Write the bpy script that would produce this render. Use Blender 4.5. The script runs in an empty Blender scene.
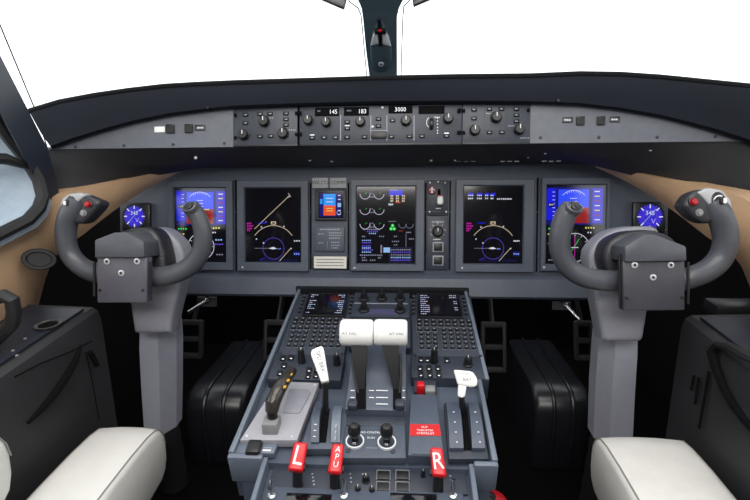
import bpy, bmesh, math, random
from mathutils import Vector as V, Matrix as MX
random.seed(7)
C = bpy.context.scene.collection
R_ = math.radians
# ------------------------------------------------------------------ camera
F = 500.0
CAM = V((0.05, 0, 1.05))
def _basis(pitch, yaw, roll):
    p, y, r = R_(pitch), R_(yaw), R_(roll)
    f = V((-math.sin(y)*math.cos(p), math.cos(y)*math.cos(p), -math.sin(p)))
    r0 = V((math.cos(y), math.sin(y), 0)); u0 = r0.cross(f)
    return math.cos(r)*r0 + math.sin(r)*u0, -math.sin(r)*r0 + math.cos(r)*u0, f
CR, CU, CF = _basis(17, 3.8, -0.8)
cd = bpy.data.cameras.new('camera'); cd.sensor_width = 36; cd.lens = 24; cd.clip_start = .01
co = bpy.data.objects.new('camera', cd); C.objects.link(co)
co.matrix_world = MX(((CR.x, CU.x, -CF.x, CAM.x), (CR.y, CU.y, -CF.y, CAM.y), (CR.z, CU.z, -CF.z, CAM.z), (0, 0, 0, 1)))
bpy.context.scene.camera = co
def ray(x, y): return CF + CR*((x-375)/F) - CU*((y-250)/F)
def atY(x, y, Y):
    d = ray(x, y); return CAM + d*((Y-CAM.y)/d.y)
def atX(x, y, X):
    d = ray(x, y); return CAM + d*((X-CAM.x)/d.x)
def atZ(x, y, Z):
    d = ray(x, y); return CAM + d*((Z-CAM.z)/d.z)
class Fr:
    """a plane in the place: x to the right, y up along it, z towards the pilots"""
    def __init__(s, o, tilt):
        t = R_(tilt); s.o = V(o); s.ex = V((1, 0, 0)); s.ey = V((0, math.sin(t), math.cos(t))); s.n = V((0, -math.cos(t), math.sin(t)))
    def hit(s, x, y, h=0):
        d = ray(x, y); o = s.o + s.n*h
        return CAM + d*((o-CAM).dot(s.n)/d.dot(s.n))
    def uv(s, x, y, h=0):
        p = s.hit(x, y, h) - s.o
        return p.dot(s.ex), p.dot(s.ey)
    def mat(s, p):
        e, f, n = s.ex, s.ey, s.n
        return MX(((e.x, f.x, n.x, p.x), (e.y, f.y, n.y, p.y), (e.z, f.z, n.z, p.z), (0, 0, 0, 1)))
    def size(s, x0, y0, x1, y1):
        cx, cy = (x0+x1)/2, (y0+y1)/2
        return s.uv(x1, cy)[0]-s.uv(x0, cy)[0], s.uv(cx, y0)[1]-s.uv(cx, y1)[1]
# ------------------------------------------------------------------ materials
def lin(c): return tuple(((v/255)/12.92 if v/255 <= .04045 else ((v/255+.055)/1.055)**2.4) for v in c)
MATS = {}
def mat(name, rgb, rough=.5, metal=0, noise=.06, scale=60, bump=.0, spec=.5, coat=0):
    if name in MATS: return MATS[name]
    m = bpy.data.materials.new(name); m.use_nodes = True; nt = m.node_tree; b = nt.nodes['Principled BSDF']
    b.inputs['Roughness'].default_value = rough; b.inputs['Metallic'].default_value = metal
    b.inputs['Specular IOR Level'].default_value = spec
    if coat: b.inputs['Coat Weight'].default_value = coat; b.inputs['Coat Roughness'].default_value = .15
    tc = nt.nodes.new('ShaderNodeTexCoord'); nz = nt.nodes.new('ShaderNodeTexNoise')
    nz.inputs['Scale'].default_value = scale; nz.inputs['Detail'].default_value = 4
    nt.links.new(tc.outputs['Object'], nz.inputs['Vector'])
    rp = nt.nodes.new('ShaderNodeValToRGB'); l = lin(rgb)
    rp.color_ramp.elements[0].position = .3; rp.color_ramp.elements[1].position = .7
    rp.color_ramp.elements[0].color = tuple(c*(1-noise) for c in l)+(1,)
    rp.color_ramp.elements[1].color = tuple(min(1, c*(1+noise)) for c in l)+(1,)
    nt.links.new(nz.outputs['Fac'], rp.inputs['Fac']); nt.links.new(rp.outputs['Color'], b.inputs['Base Color'])
    if bump:
        n2 = nt.nodes.new('ShaderNodeTexNoise'); n2.inputs['Scale'].default_value = scale*6
        nt.links.new(tc.outputs['Object'], n2.inputs['Vector'])
        bp = nt.nodes.new('ShaderNodeBump'); bp.inputs['Strength'].default_value = bump; bp.inputs['Distance'].default_value = .002
        nt.links.new(n2.outputs['Fac'], bp.inputs['Height']); nt.links.new(bp.outputs['Normal'], b.inputs['Normal'])
    MATS[name] = m; return m
def glow(name, rgb, s=1.0):
    if name in MATS: return MATS[name]
    m = bpy.data.materials.new(name); m.use_nodes = True; b = m.node_tree.nodes['Principled BSDF']
    b.inputs['Base Color'].default_value = (0.004, 0.004, 0.005, 1); b.inputs['Roughness'].default_value = .10; b.inputs['Specular IOR Level'].default_value = .8
    b.inputs['Emission Color'].default_value = lin(rgb)+(1,); b.inputs['Emission Strength'].default_value = s
    MATS[name] = m; return m
panel = mat('panel_grey_paint', (70, 76, 89), .45, bump=.12)
bezel = mat('bezel_grey_paint', (72, 79, 92), .42, bump=.08)
dpanel = mat('dark_panel_paint', (45, 50, 61), .45, bump=.1)
sidep = mat('glareshield_light_panel_paint', (94, 97, 106), .5, bump=.1)
hood = mat('glareshield_vinyl', (15, 19, 28), .85, bump=.3, scale=90, spec=.15)
hoodtop = mat('glareshield_black_roll', (9, 10, 13), .8, bump=.3, scale=90, spec=.2)
soff = mat('dark_skirt_paint', (40, 41, 45), .7, bump=.2)
black = mat('black_plastic', (20, 21, 24), .4)
matte = mat('matte_black', (12, 12, 14), .9, spec=.1)
rubber = mat('black_rubber', (24, 24, 27), .6)
colm = mat('column_grey_paint', (172, 174, 188), .45, noise=.03, bump=.05)
yoke = mat('yoke_grey_plastic', (72, 74, 81), .38, bump=.1, scale=120)
yoked = mat('yoke_dark_plastic', (42, 43, 48), .4, bump=.1, scale=120)
plate = mat('clipboard_plate', (78, 77, 86), .4, bump=.05)
capm = mat('clipboard_cap', (72, 74, 82), .45, bump=.1)
steel = mat('bright_steel', (205, 206, 210), .25, 1)
screwm = mat('zinc_screw', (210, 212, 216), .35, .6)
grey = mat('lever_grey_paint', (128, 128, 130), .4, bump=.05)
lplate = mat('light_lever_plate', (150, 150, 158), .5, noise=.04, bump=.05)
ped = mat('pedestal_paint', (70, 78, 93), .45, bump=.1)
pedd = mat('pedestal_dark_paint', (44, 50, 62), .5, bump=.1)
rail = mat('pedestal_rail_paint', (98, 107, 121), .4, bump=.08)
white = mat('white_plastic', (232, 232, 230), .35, noise=.02)
ink = mat('white_lettering', (225, 226, 230), .6, noise=.02)
inkd = mat('dark_lettering', (50, 50, 55), .6, noise=.02)
inkg = mat('grey_lettering', (150, 154, 165), .6, noise=.02)
red = mat('red_plastic', (196, 14, 26), .35, noise=.04)
redl = mat('red_label', (190, 22, 26), .5, noise=.03)
yellow = mat('yellow_mark', (226, 186, 60), .5, noise=.05)
leather = mat('white_leather', (226, 225, 221), .5, noise=.03, scale=25, bump=.25)
stitch = mat('leather_piping', (150, 149, 146), .6)
tan = mat('tan_lining', (176, 145, 114), .6, noise=.05, scale=30, bump=.15)
cons = mat('console_dark_paint', (40, 40, 43), .6, bump=.2)
const = mat('console_top_paint', (30, 35, 46), .45, bump=.1)
carpet = mat('black_carpet', (10, 9, 9), .95, noise=.3, scale=400, bump=.6, spec=.08)
postm = mat('window_post_paint', (27, 34, 46), .5, bump=.1)
pillm = mat('pillar_paint', (78, 98, 108), .5, bump=.1)
sealm = mat('window_seal', (176, 182, 190), .5)
revm = mat('window_reveal_paint', (150, 164, 178), .4, bump=.05)
wallm = mat('side_wall_dark', (18, 17, 17), .85, bump=.2, spec=.15)
ceilm = mat('ceiling_lining', (186, 186, 184), .7, bump=.1)
tunm = mat('tunnel_cover_paint', (26, 27, 32), .32, bump=.1)
scr = glow('screen_black', (4, 3, 10), .6)
G = {}
def gl(key, rgb, s=1.0):
    return glow('display_'+key, rgb, s)
gw = gl('white', (220, 222, 235), .9); gg = gl('grey', (140, 140, 165), .8); gb = gl('blue', (20, 24, 200), 1.1); gsky = gl('sky_blue', (40, 70, 235), 1.1)
gcy = gl('pale_blue', (150, 190, 240), .9); gr = gl('ground_red', (150, 30, 30), .9); ggr = gl('green', (40, 220, 70), 1.0); gm = gl('magenta', (200, 30, 170), .9)
gli = gl('lilac', (170, 160, 235), 1.0); gindigo = gl('indigo', (52, 40, 190), 1.1); gaz = gl('azure', (40, 150, 240), 1.0); gor = gl('orange', (230, 80, 40), 1.0)
gye = gl('yellow', (225, 215, 110), .9); gvi = gl('violet', (100, 80, 210), .9); gdb = gl('deep_blue', (14, 16, 110), 1.0); gsand = gl('sand', (220, 200, 170), .9)
# ------------------------------------------------------------------ mesh builder
class MB:
    def __init__(s): s.v = []; s.f = []; s.mi = []; s.mats = []
    def m(s, mt):
        if mt not in s.mats: s.mats.append(mt)
        return s.mats.index(mt)
    def add(s, vs, fs, mt, T=None):
        n = len(s.v); k = s.m(mt)
        s.v += [tuple(T @ V(p)) if T is not None else tuple(p) for p in vs]
        for f in fs: s.f.append(tuple(n+i for i in f)); s.mi.append(k)
        return s
    def bm(s, b, mt, T=None):
        b.verts.index_update()
        return s.add([v.co.copy() for v in b.verts], [[v.index for v in f.verts] for f in b.faces], mt, T)
    def box(s, c, d, mt, bev=0, seg=2, T=None):
        b = bmesh.new(); bmesh.ops.create_cube(b, size=1)
        for v in b.verts: v.co = V((v.co.x*d[0]+c[0], v.co.y*d[1]+c[1], v.co.z*d[2]+c[2]))
        if bev: bmesh.ops.bevel(b, geom=list(b.edges), offset=min(bev, min(d)*.45), segments=seg, affect='EDGES', profile=.5)
        s.bm(b, mt, T); b.free(); return s
    def prism(s, pts, z0, z1, mt, bev=0, T=None, seg=2):
        b = bmesh.new(); lo = [b.verts.new((x, y, z0)) for x, y in pts]; hi = [b.verts.new((x, y, z1)) for x, y in pts]
        n = len(pts); b.faces.new(lo[::-1]); b.faces.new(hi)
        for i in range(n): b.faces.new((lo[i], lo[(i+1) % n], hi[(i+1) % n], hi[i]))
        bmesh.ops.recalc_face_normals(b, faces=b.faces)
        if bev: bmesh.ops.bevel(b, geom=list(b.edges), offset=bev, segments=seg, affect='EDGES', profile=.5)
        s.bm(b, mt, T); b.free(); return s
    def lathe(s, prof, c, mt, n=20, T=None):
        vs, fs = [], []
        for r, z in prof:
            for i in range(n):
                a = 2*math.pi*i/n; vs.append((c[0]+r*math.cos(a), c[1]+r*math.sin(a), c[2]+z))
        for k in range(len(prof)-1):
            for i in range(n):
                j = (i+1) % n; fs.append((k*n+i, k*n+j, (k+1)*n+j, (k+1)*n+i))
        fs.append(tuple(range(n))[::-1]); fs.append(tuple((len(prof)-1)*n+i for i in range(n)))
        return s.add(vs, fs, mt, T)
    def cyl(s, c, r, h, mt, n=20, T=None, bev=0):
        b = bev or r*.06
        return s.lathe([(r, 0), (r, h-b), (r-b, h)], c, mt, n, T)
    def knob(s, c, r, h, mt, n=16, T=None):
        s.lathe([(r*1.15, 0), (r*1.15, h*.18), (r, h*.25), (r*.9, h*.93), (r*.8, h)], c, mt, n, T)
        return s.box((c[0], c[1]+r*.4, c[2]+h), (r*.14, r*.75, h*.06), ink, T=T)
    def tube(s, path, rad, mt, n=12, T=None, flat=1.0, up=None):
        P = [V(p) for p in path]; k = len(P)
        if not hasattr(rad, '__len__'): rad = [rad]*k
        vs, fs = [], []; nrm = None
        for i in range(k):
            t = (P[min(i+1, k-1)]-P[max(i-1, 0)]).normalized()
            if nrm is None:
                a = V(up) if up else (V((0, 0, 1)) if abs(t.z) < .9 else V((1, 0, 0)))
                nrm = (a - t*a.dot(t)).normalized()
            else: nrm = (nrm - t*nrm.dot(t)).normalized()
            bi = t.cross(nrm)
            for j in range(n):
                a = 2*math.pi*j/n; vs.append(P[i]+nrm*(math.cos(a)*rad[i]*flat)+bi*(math.sin(a)*rad[i]))
        for i in range(k-1):
            for j in range(n):
                q = (j+1) % n; fs.append((i*n+j, i*n+q, (i+1)*n+q, (i+1)*n+j))
        fs.append(tuple(range(n))[::-1]); fs.append(tuple((k-1)*n+j for j in range(n)))
        return s.add(vs, fs, mt, T)
    def loft(s, rings, mt, cap=True, closed=True, T=None):
        n = len(rings[0]); vs = [p for r in rings for p in r]; fs = []
        for i in range(len(rings)-1):
            for j in range(n if closed else n-1):
                q = (j+1) % n; fs.append((i*n+j, i*n+q, (i+1)*n+q, (i+1)*n+j))
        if cap: fs.append(tuple(range(n))[::-1]); fs.append(tuple((len(rings)-1)*n+j for j in range(n)))
        return s.add(vs, fs, mt, T)
    def rect(s, x0, y0, x1, y1, z, mt, T=None):
        return s.add([(x0, y0, z), (x1, y0, z), (x1, y1, z), (x0, y1, z)], [(0, 1, 2, 3)], mt, T)
    def poly(s, pts, z, mt, T=None):
        a = sum(pts[i][0]*pts[(i+1) % len(pts)][1]-pts[(i+1) % len(pts)][0]*pts[i][1] for i in range(len(pts)))
        if a < 0: pts = pts[::-1]
        return s.add([(x, y, z) for x, y in pts], [tuple(range(len(pts)))], mt, T)
    def line(s, a, b, w, z, mt, T=None):
        dx, dy = b[0]-a[0], b[1]-a[1]; L = math.hypot(dx, dy) or 1; nx, ny = -dy/L*w/2, dx/L*w/2
        return s.poly([(a[0]+nx, a[1]+ny), (a[0]-nx, a[1]-ny), (b[0]-nx, b[1]-ny), (b[0]+nx, b[1]+ny)], z, mt, T)
    def arc(s, c, r, w, a0, a1, z, mt, n=32, T=None):
        for i in range(n):
            p, q = R_(a0+(a1-a0)*i/n), R_(a0+(a1-a0)*(i+1)/n); i0, o0 = r-w/2, r+w/2
            s.poly([(c[0]+i0*math.cos(p), c[1]+i0*math.sin(p)), (c[0]+o0*math.cos(p), c[1]+o0*math.sin(p)), (c[0]+o0*math.cos(q), c[1]+o0*math.sin(q)), (c[0]+i0*math.cos(q), c[1]+i0*math.sin(q))], z, mt, T)
        return s
    def disc(s, c, r, z, mt, n=24, T=None):
        return s.poly([(c[0]+r*math.cos(2*math.pi*i/n), c[1]+r*math.sin(2*math.pi*i/n)) for i in range(n)], z, mt, T)
    def text(s, t, c, h, z, mt, rot=0, T=None, sx=1):
        cu = bpy.data.curves.new('lettering', 'FONT'); cu.body = t; cu.size = h*1.4; cu.align_x = 'CENTER'; cu.align_y = 'CENTER'; cu.resolution_u = 2
        o = bpy.data.objects.new('lettering', cu); C.objects.link(o); bpy.context.view_layer.update()
        me = bpy.data.meshes.new_from_object(o.evaluated_get(bpy.context.evaluated_depsgraph_get()))
        ca, sa = math.cos(rot), math.sin(rot)
        s.add([(c[0]+v.co.x*sx*ca-v.co.y*sa, c[1]+v.co.x*sx*sa+v.co.y*ca, z) for v in me.vertices], [tuple(p.vertices) for p in me.polygons], mt, T)
        bpy.data.objects.remove(o); bpy.data.meshes.remove(me); bpy.data.curves.remove(cu); return s
    def build(s, name, parent=None, M=None, sharp=35, **kw):
        me = bpy.data.meshes.new(name); me.from_pydata(s.v, [], s.f)
        for q in s.mats: me.materials.append(q)
        me.polygons.foreach_set('material_index', s.mi); me.polygons.foreach_set('use_smooth', [True]*len(s.f))
        me.validate(); me.update(); me.set_sharp_from_angle(angle=R_(sharp))
        o = bpy.data.objects.new(name, me); C.objects.link(o)
        if parent: o.parent = parent
        if M is not None: o.matrix_local = M
        for k, v in kw.items(): o[k] = v
        return o
def tag(o, label, cat, group=None):
    o['label'] = label; o['category'] = cat
    if group: o['group'] = group
    return o
def thing(name, label, cat, M=None, group=None):
    o = bpy.data.objects.new(name, None); o.empty_display_size = .02; C.objects.link(o)
    if M is not None: o.matrix_world = M
    return tag(o, label, cat, group)
class Mount:
    """a thing fixed on a plane at its footprint in the photograph"""
    def __init__(s, name, label, cat, fr, box, h=0, group=None):
        h = h+.0006 if fr is FP else h; s.fr = fr; s.h = h; s.box = box; cx, cy = (box[0]+box[2])/2, (box[1]+box[3])/2
        s.o = fr.hit(cx, cy, h); s.root = thing(name, label, cat, fr.mat(s.o), group)
        s.w, s.hh = fr.size(*box); s.k = (s.o-CAM).dot(CF)/F          # metres per photo pixel here
    def L(s, x, y, h=0):
        p = s.fr.hit(x, y, s.h+h)-s.o; return (p.dot(s.fr.ex), p.dot(s.fr.ey))
    def B(s, x0, y0, x1, y1, h=0):
        a = s.L((x0+x1)/2, (y0+y1)/2, h); p = s.L(x0, (y0+y1)/2, h); q = s.L(x1, (y0+y1)/2, h); t = s.L((x0+x1)/2, y0, h); b = s.L((x0+x1)/2, y1, h)
        return a[0], a[1], q[0]-p[0], t[1]-b[1]
    def box_(s, mb, x0, y0, x1, y1, z0, z1, mt, bev=0):
        cx, cy, w, h = s.B(x0, y0, x1, y1, z0); mb.box((cx, cy, (z0+z1)/2), (w, h, z1-z0), mt, bev); return mb
    def rect_(s, mb, x0, y0, x1, y1, z, mt):
        cx, cy, w, h = s.B(x0, y0, x1, y1, z); mb.rect(cx-w/2, cy-h/2, cx+w/2, cy+h/2, z, mt); return mb
# ================================================================== planes
FP = Fr(atY(388, 225, 1.26), 15)             # main instrument panel
FG = Fr(atY(382, 127, 1.12), 15)             # glareshield control panel
FD = Fr(V((-.01, 1.123, .604)), 80)          # pedestal top
XC = -.005
# ================================================================== setting
def struct(name, mb, **kw):
    return mb.build(name, kind='structure', **kw)
b = MB(); b.box((XC, .4, -.03), (2.2, 3.2, .06), carpet); struct('floor', b)
b = MB(); b.box((XC, .05, 1.80), (2.2, 2.3, .06), ceilm); struct('ceiling', b)
b = MB(); b.box((XC, 2.0, .45), (2.2, .06, .96), matte); struct('wall_front', b)
b = MB(); b.box((XC, -1.08, .9), (2.2, .06, 1.86), mat('bulkhead_dark', (26, 26, 28), .8)); struct('wall_back', b)
for sd, nm in ((-1, 'left'), (1, 'right')):
    b = MB(); X = XC+sd*1.0
    b.box((X, .45, .41), (.06, 3.1, .82), wallm)                        # below the side window
    b.box((X, -.68, 1.30), (.06, .76, .96), wallm)                     # aft of it
    b.box((X, .1, 1.68), (.06, 2.3, .2), wallm)                        # above it
    struct('wall_'+nm, b)

# ---- tan side lining: a curved cove from the panel corner back along the cockpit side
TOPL = [((184, 166), 1.25), ((150, 174), 1.20), ((110, 184), 1.13), ((50, 198), 1.03), ((0, 232), .93), ((-70, 250), .78), ((-200, 290), .55)]
BOTL = [((186, 169), 1.26), ((152, 186), 1.23), ((122, 205), 1.18), ((84, 234), 1.10), ((52, 262), 1.05), ((22, 345), 1.0), ((-60, 420), .85)]
def side_curves(sd):
    t = [atY(p[0], p[1], Y) for p, Y in TOPL]; q = [atY(p[0], p[1], Y) for p, Y in BOTL]
    if sd > 0:
        f = lambda v: V((2*XC-v.x, v.y, v.z)); t, q = [f(v) for v in t], [f(v) for v in q]
    return t, q
for sd, nm in ((-1, 'left'), (1, 'right')):
    t, q = side_curves(sd); rows = []
    def sub(a):
        out = []
        for i in range(len(a)-1):
            for k in range(4):
                u = k/4; p0, p1, p2, p3 = a[max(i-1, 0)], a[i], a[i+1], a[min(i+2, len(a)-1)]
                out.append(.5*((2*p1)+(p2-p0)*u+(2*p0-5*p1+4*p2-p3)*u*u+(3*p1-p0-3*p2+p3)*u**3))
        return out+[a[-1]]
    t, q = sub(t), sub(q)
    for a, c in zip(t, q):
        wdt = (a-c).length; out = V((sd*.35*wdt, 0, 0)); r = []
        for k in range(7):
            u = k/6; r.append(a.lerp(c, u)+V((-sd*.12*wdt*math.sin(math.pi*u), 0, .0)))
        r += [c+V((sd*.05, 0, -.0)), a+V((sd*.06, 0, .0))]
        rows.append(r)
    b = MB(); b.loft(rows, tan); b.build('trim_1' if sd < 0 else 'trim_2', kind='structure', sharp=50)

# ---- main instrument panel
b = MB()
xl, xr = FP.uv(120, 225)[0], FP.uv(668, 225)[0]
vt, vb = FP.uv(388, 160)[1], FP.uv(388, 276)[1]
b.box(((xl+xr)/2, (vt+vb)/2, -.012), (xr-xl, vt-vb, .024), panel, .002)
xl2, xr2 = xl, xr
ve = FP.uv(388, 297.5, .008)[1]
prof = [(vb+.002, .0), (vb, .004), (vb-.006, .010), (ve+.006, .016), (ve, .010), (ve-.002, -.02), (vb+.002, -.02)]
b.loft([[(x, v, z) for v, z in prof] for x in (xl2, xr2)], panel)
ip = b.build('instrument_panel', M=FP.mat(FP.o))
tag(ip, 'wide grey-blue main instrument panel that carries the five big displays', 'panel')

# ---- glareshield: hood, with the dark skirt below the control panel
INN = [(52, 149), (75, 140.5), (100, 132.5), (135, 123), (170, 116), (205, 111.5), (235, 108.5), (300, 106), (382, 104), (460, 103.5), (530, 104), (580, 106), (620, 110.5), (660, 117.5), (690, 125), (715, 132), (742, 141), (776, 153)]
OUT = [(30, 110), (60, 101), (95, 94.5), (130, 89.5), (165, 85.5), (200, 83.5), (235, 82), (300, 80), (382, 77.5), (460, 76), (530, 75.3), (580, 73.2), (620, 73.8), (660, 76.5), (700, 80.5), (750, 85.5), (790, 92), (822, 104)]
rows = []
for i, ((ix, iy), (ox, oy)) in enumerate(zip(INN, OUT)):
    a = FG.hit(ix, iy, .014); a2 = FG.hit(ix, iy, -.004)
    mid = atY((ix+ox)/2, iy*.6+oy*.4, 1.125); f1 = atY(ox*.96+ix*.04, oy+5, 1.16); top = atY(ox, oy, 1.20)
    r = [a2, a, FG.hit(ix+(ox-ix)*.06, iy-3, .022), mid, f1, atY(ox, oy+1.4, 1.18), top, V((top.x, 1.30, top.z-.004)), V((top.x*1.0, 1.62, top.z-.10)), V((top.x, 1.62, top.z-.16)), V((top.x, 1.25, .99))]
    rows.append(r)
b = MB(); b.loft(rows, hood)
# the thin black roll along the brow
b.tube([r[5] for r in rows], .0075, hoodtop, 8)
gs = b.build('glareshield_hood', sharp=40)
tag(gs, 'long dark padded glareshield hood curving over the top of the panel', 'glareshield')
# skirt
ca = [FG.hit(x, y, .0) for x, y in ((30, 152), (55, 149.3), (120, 148.8), (234, 147.2), (382, 145.5), (529, 144), (640, 142.8), (742, 142), (770, 143))]
lo = [atY(40, 196, 1.06), atY(75, 192, 1.10), atY(130, 180, 1.18), atY(200, 168, 1.275), atY(388, 166.5, 1.285), atY(585, 163.5, 1.285), atY(645, 179, 1.21), atY(705, 189, 1.13), atY(765, 194, 1.08)]
b = MB()
b.loft([[p, p.lerp(q, .5)+V((0, -.004, -.002)), q, q+V((0, .03, .03)), p+V((0, .06, .005))] for p, q in zip(ca, lo)], soff)
skb = b; SKL = 'black skirt strip between the glareshield controls and the displays'
ss = []
for x, y, Y in ((196, 158, 1.2), (310, 160, 1.2), (332, 161, 1.2), (528, 157, 1.2), (545, 153, 1.2), (576, 153.5, 1.2), (650, 150, 1.15), (455, 160, 1.2), (431, 160, 1.2)):
    p = ca[0]; # find the skirt surface under the pixel
    best = None
    for i in range(len(ca)-1):
        for A, B_, D in ((ca[i], ca[i+1], lo[i]), (ca[i+1], lo[i+1], lo[i])):
            n = (B_-A).cross(D-A); d = ray(x, y); dn = d.dot(n)
            if abs(dn) < 1e-9: continue
            k = (A-CAM).dot(n)/dn; h = CAM+d*k
            s0 = [(e1-e0).cross(h-e0).dot(n) for e0, e1 in ((A, B_), (B_, D), (D, A))]
            if all(v >= -1e-7 for v in s0) or all(v <= 1e-7 for v in s0): best = h
    if best: s = MB(); ss.append(s); s.lathe([(.0035, 0), (.0035, .003), (.002, .004)], (0, 0, 0), screwm, 10, T=MX.Translation(best-ray(x, y)*.004) @ MX.Rotation(R_(60), 4, 'X'))
b = skb
def skhit(x, y):
    A, B_, D = ca[4], ca[5], lo[4]; n = (B_-A).cross(D-A); d = ray(x, y); return CAM+d*((A-CAM).dot(n)/d.dot(n))
for x in (414, 421, 428, 456, 463, 470, 499, 506, 513, 540, 547, 554, 584, 591, 598):
    p = skhit(x, 163); q = skhit(x+4.5, 162.9); u = V((0, .0, .003)); o = V((0, -.016, .005))
    b.add([p+o, q+o, q+o+u, p+o+u], [(0, 1, 2, 3)], ink)
sk = b.build('glareshield_skirt', sharp=50); tag(sk, SKL, 'skirt')
for s in ss: s.build('screw', sk)

# ---- windshield: centre pillar, posts, panes
b = MB()
pl = [(y, xa, xb, Y) for y, xa, xb, Y in ((92, 371, 396.5, 1.58), (77, 369.5, 397, 1.55), (50, 366, 396.8, 1.47), (18, 363, 396.8, 1.37), (8, 361.5, 399, 1.34), (0, 358, 403, 1.31), (-14, 346, 414, 1.27), (-60, 326, 434, 1.15), (-160, 300, 460, .9))]
rings = []
for y, xa, xb, Y in pl:
    p, q = atY(xa, y, Y), atY(xb, y, Y); d = V((0, .035, .03))
    rings.append([p, q, q+d, p+d])
b.loft(rings, pillm); struct('trim_3', b, sharp=25)
pm = lambda x, y: atY(x, y, 1.31+.24*(y/77.0)-.0)
b = MB()
b.tube([atY(x, y, Y) for x, y, Y in ((343, -8, 1.31), (350, 2, 1.34), (358, 8, 1.37), (361, 15, 1.39), (362.5, 30, 1.44), (367, 80, 1.58))], .0016, sealm, 6)
b.tube([atY(x, y, Y) for x, y, Y in ((418, -8, 1.31), (409, 1, 1.34), (404, 6, 1.36), (403, 15, 1.39), (402, 40, 1.47), (401, 80, 1.58))], .0016, sealm, 6)
struct('trim_4', b)
# left A post (and the same on the right, outside the frame)
def post(sd):
    e = [((60, 196), (42, 204), 1.06), ((54, 172), (36, 182), 1.05), ((48, 149), (29, 166), 1.02), ((0, 55), (0, 112), .97), ((-60, -61), (-62, 12), .90), ((-130, -190), (-140, -100), .82)]
    rings = []
    for p, q, Y in e:
        a, c = atY(p[0], p[1], Y), atY(q[0], q[1], Y-.06); d = V((-.05, .05, 0))
        r = [a, c, c+d, a+d]
        if sd > 0: r = [V((2*XC-v.x+.10, v.y, v.z)) for v in r]
        rings.append(r)
    b = MB(); b.loft(rings, postm); return b
struct('trim_5', post(-1), sharp=25); struct('trim_6', post(1), sharp=25)
b = MB(); b.tube([atY(x, y, Y) for x, y, Y in ((48, 150, 1.15), (34, 107, 1.22), (0, 25, 1.12), (-50, -90, 1.0))], .0016, rubber, 6)
struct('trim_7', b)
# glass
def glass():
    m = bpy.data.materials.new('window_glass'); m.use_nodes = True; nt = m.node_tree; nt.nodes.clear()
    o = nt.nodes.new('ShaderNodeOutputMaterial'); mx = nt.nodes.new('ShaderNodeMixShader'); tr = nt.nodes.new('ShaderNodeBsdfTransparent'); g = nt.nodes.new('ShaderNodeBsdfGlossy')
    tr.inputs['Color'].default_value = (.97, .985, .98, 1); g.inputs['Roughness'].default_value = .02; mx.inputs['Fac'].default_value = .04
    nt.links.new(tr.outputs[0], mx.inputs[1]); nt.links.new(g.outputs[0], mx.inputs[2]); nt.links.new(mx.outputs[0], o.inputs['Surface']); return m
glm = glass()
for i, sd in enumerate((-1, 1)):
    b = MB()
    lo_, hi_ = [], []
    for k in range(5):
        u = k/4; x = XC+sd*(.04+u*.93)
        lo_.append(V((x, 1.64-.52*u*u, 1.02))); hi_.append(V((x, 1.06-.30*u*u, 1.62)))
    b.loft([[a, c, c+V((0, .012, .008)), a+V((0, .012, .008))] for a, c in zip(lo_, hi_)], glm); struct('window_%d' % (i+1), b)
    b = MB(); b.box((XC+sd*1.0, .30, 1.20), (.01, 1.2, .76), glm); struct('window_%d' % (i+3), b)
# left side window surround: pale reveal and dark rubber frame
def wsurround(sd):
    pts = [(-40, 250, .80), (-12, 240, .86), (8, 230, .90), (28, 220, .94), (39, 208, .965), (43, 196, .985), (39, 180, .99), (27, 160, .985), (8, 136, .96), (-8, 112, .93), (-40, 36, .86)]
    P = [atY(x, y, Y) for x, y, Y in pts]
    if sd > 0: P = [V((2*XC-v.x+.10, v.y-.04, v.z)) for v in P]
    b = MB(); b.tube(P, [.013]*len(P), rubber, 8)
    bp = [atY(x, y, Y) for x, y, Y in ((-60, 154, .84), (-20, 158, .89), (6, 159, .935), (33, 168, .985))]
    if sd > 0: bp = [V((2*XC-v.x+.10, v.y-.04, v.z)) for v in bp]
    b.tube(bp, [.010, .010, .011, .006], rubber, 8)
    cen = V((P[0].x-sd*-.0, .75, 1.1))
    r2 = []
    for p in P:
        r2.append([p, p+V((sd*.06, -.02, .006)), p+V((sd*.16, -.03, .012)), p+V((sd*.16, .01, -.02)), p+V((0, .02, -.02))])
    b2 = MB(); b2.loft(r2, revm)
    return b, b2
for sd, n0 in ((-1, 8), (1, 10)):
    f, rv = wsurround(sd); struct('trim_%d' % n0, f); struct('trim_%d' % (n0+1), rv)

# ---- side consoles
def console(sd):
    top = [atX(102, 312, -.62), atX(0, 370, -.62)]
    z = (top[0].z+top[1].z)/2; Y1 = top[0].y
    root = thing('side_console', ('dark side console with a cup recess left of the left control column', 'dark side console with a curved pull handle right of the right control column')[sd > 0], 'console', MX.Translation((XC+sd*.62, Y1, 0)))
    b = MB(); xo = .33
    b.loft([[(sd*.02, y, 0), (0, y, z-.03), (sd*.004, y, z-.008), (sd*.015, y, z), (sd*xo, y, z+.01), (sd*xo, y, 0)] for y in (0, -.2, -.335)], cons)
    b.build('cabinet', root, sharp=30)
    b = MB(); b.box((sd*.16, -.17, z+.004), (.28, .30, .006), const, .002); b.build('top_panel', root)
    return root, z, Y1
lc, lz, lY = console(-1); rc, rz, rY = console(1)
def lp(o, p): return p - o.matrix_world.translation
b = MB()
cp = atZ(48, 325.5, lz+.008); cl = lp(lc, cp)
b.lathe([(.022, 0), (.024, .003), (.021, .004), (.018, .002), (.0175, -.0)], cl, mat('cup_ring', (84, 84, 84), .35, .5), 24); b.disc((cl.x, cl.y), .0175, cl.z+.0015, matte)
b.build('cup_holder', lc)
b = MB(); hp = [lp(lc, atX(x, y, -.612)) for x, y in ((81, 345), (76, 360), (67, 376), (56, 392), (43, 408), (28, 423))]
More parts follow.
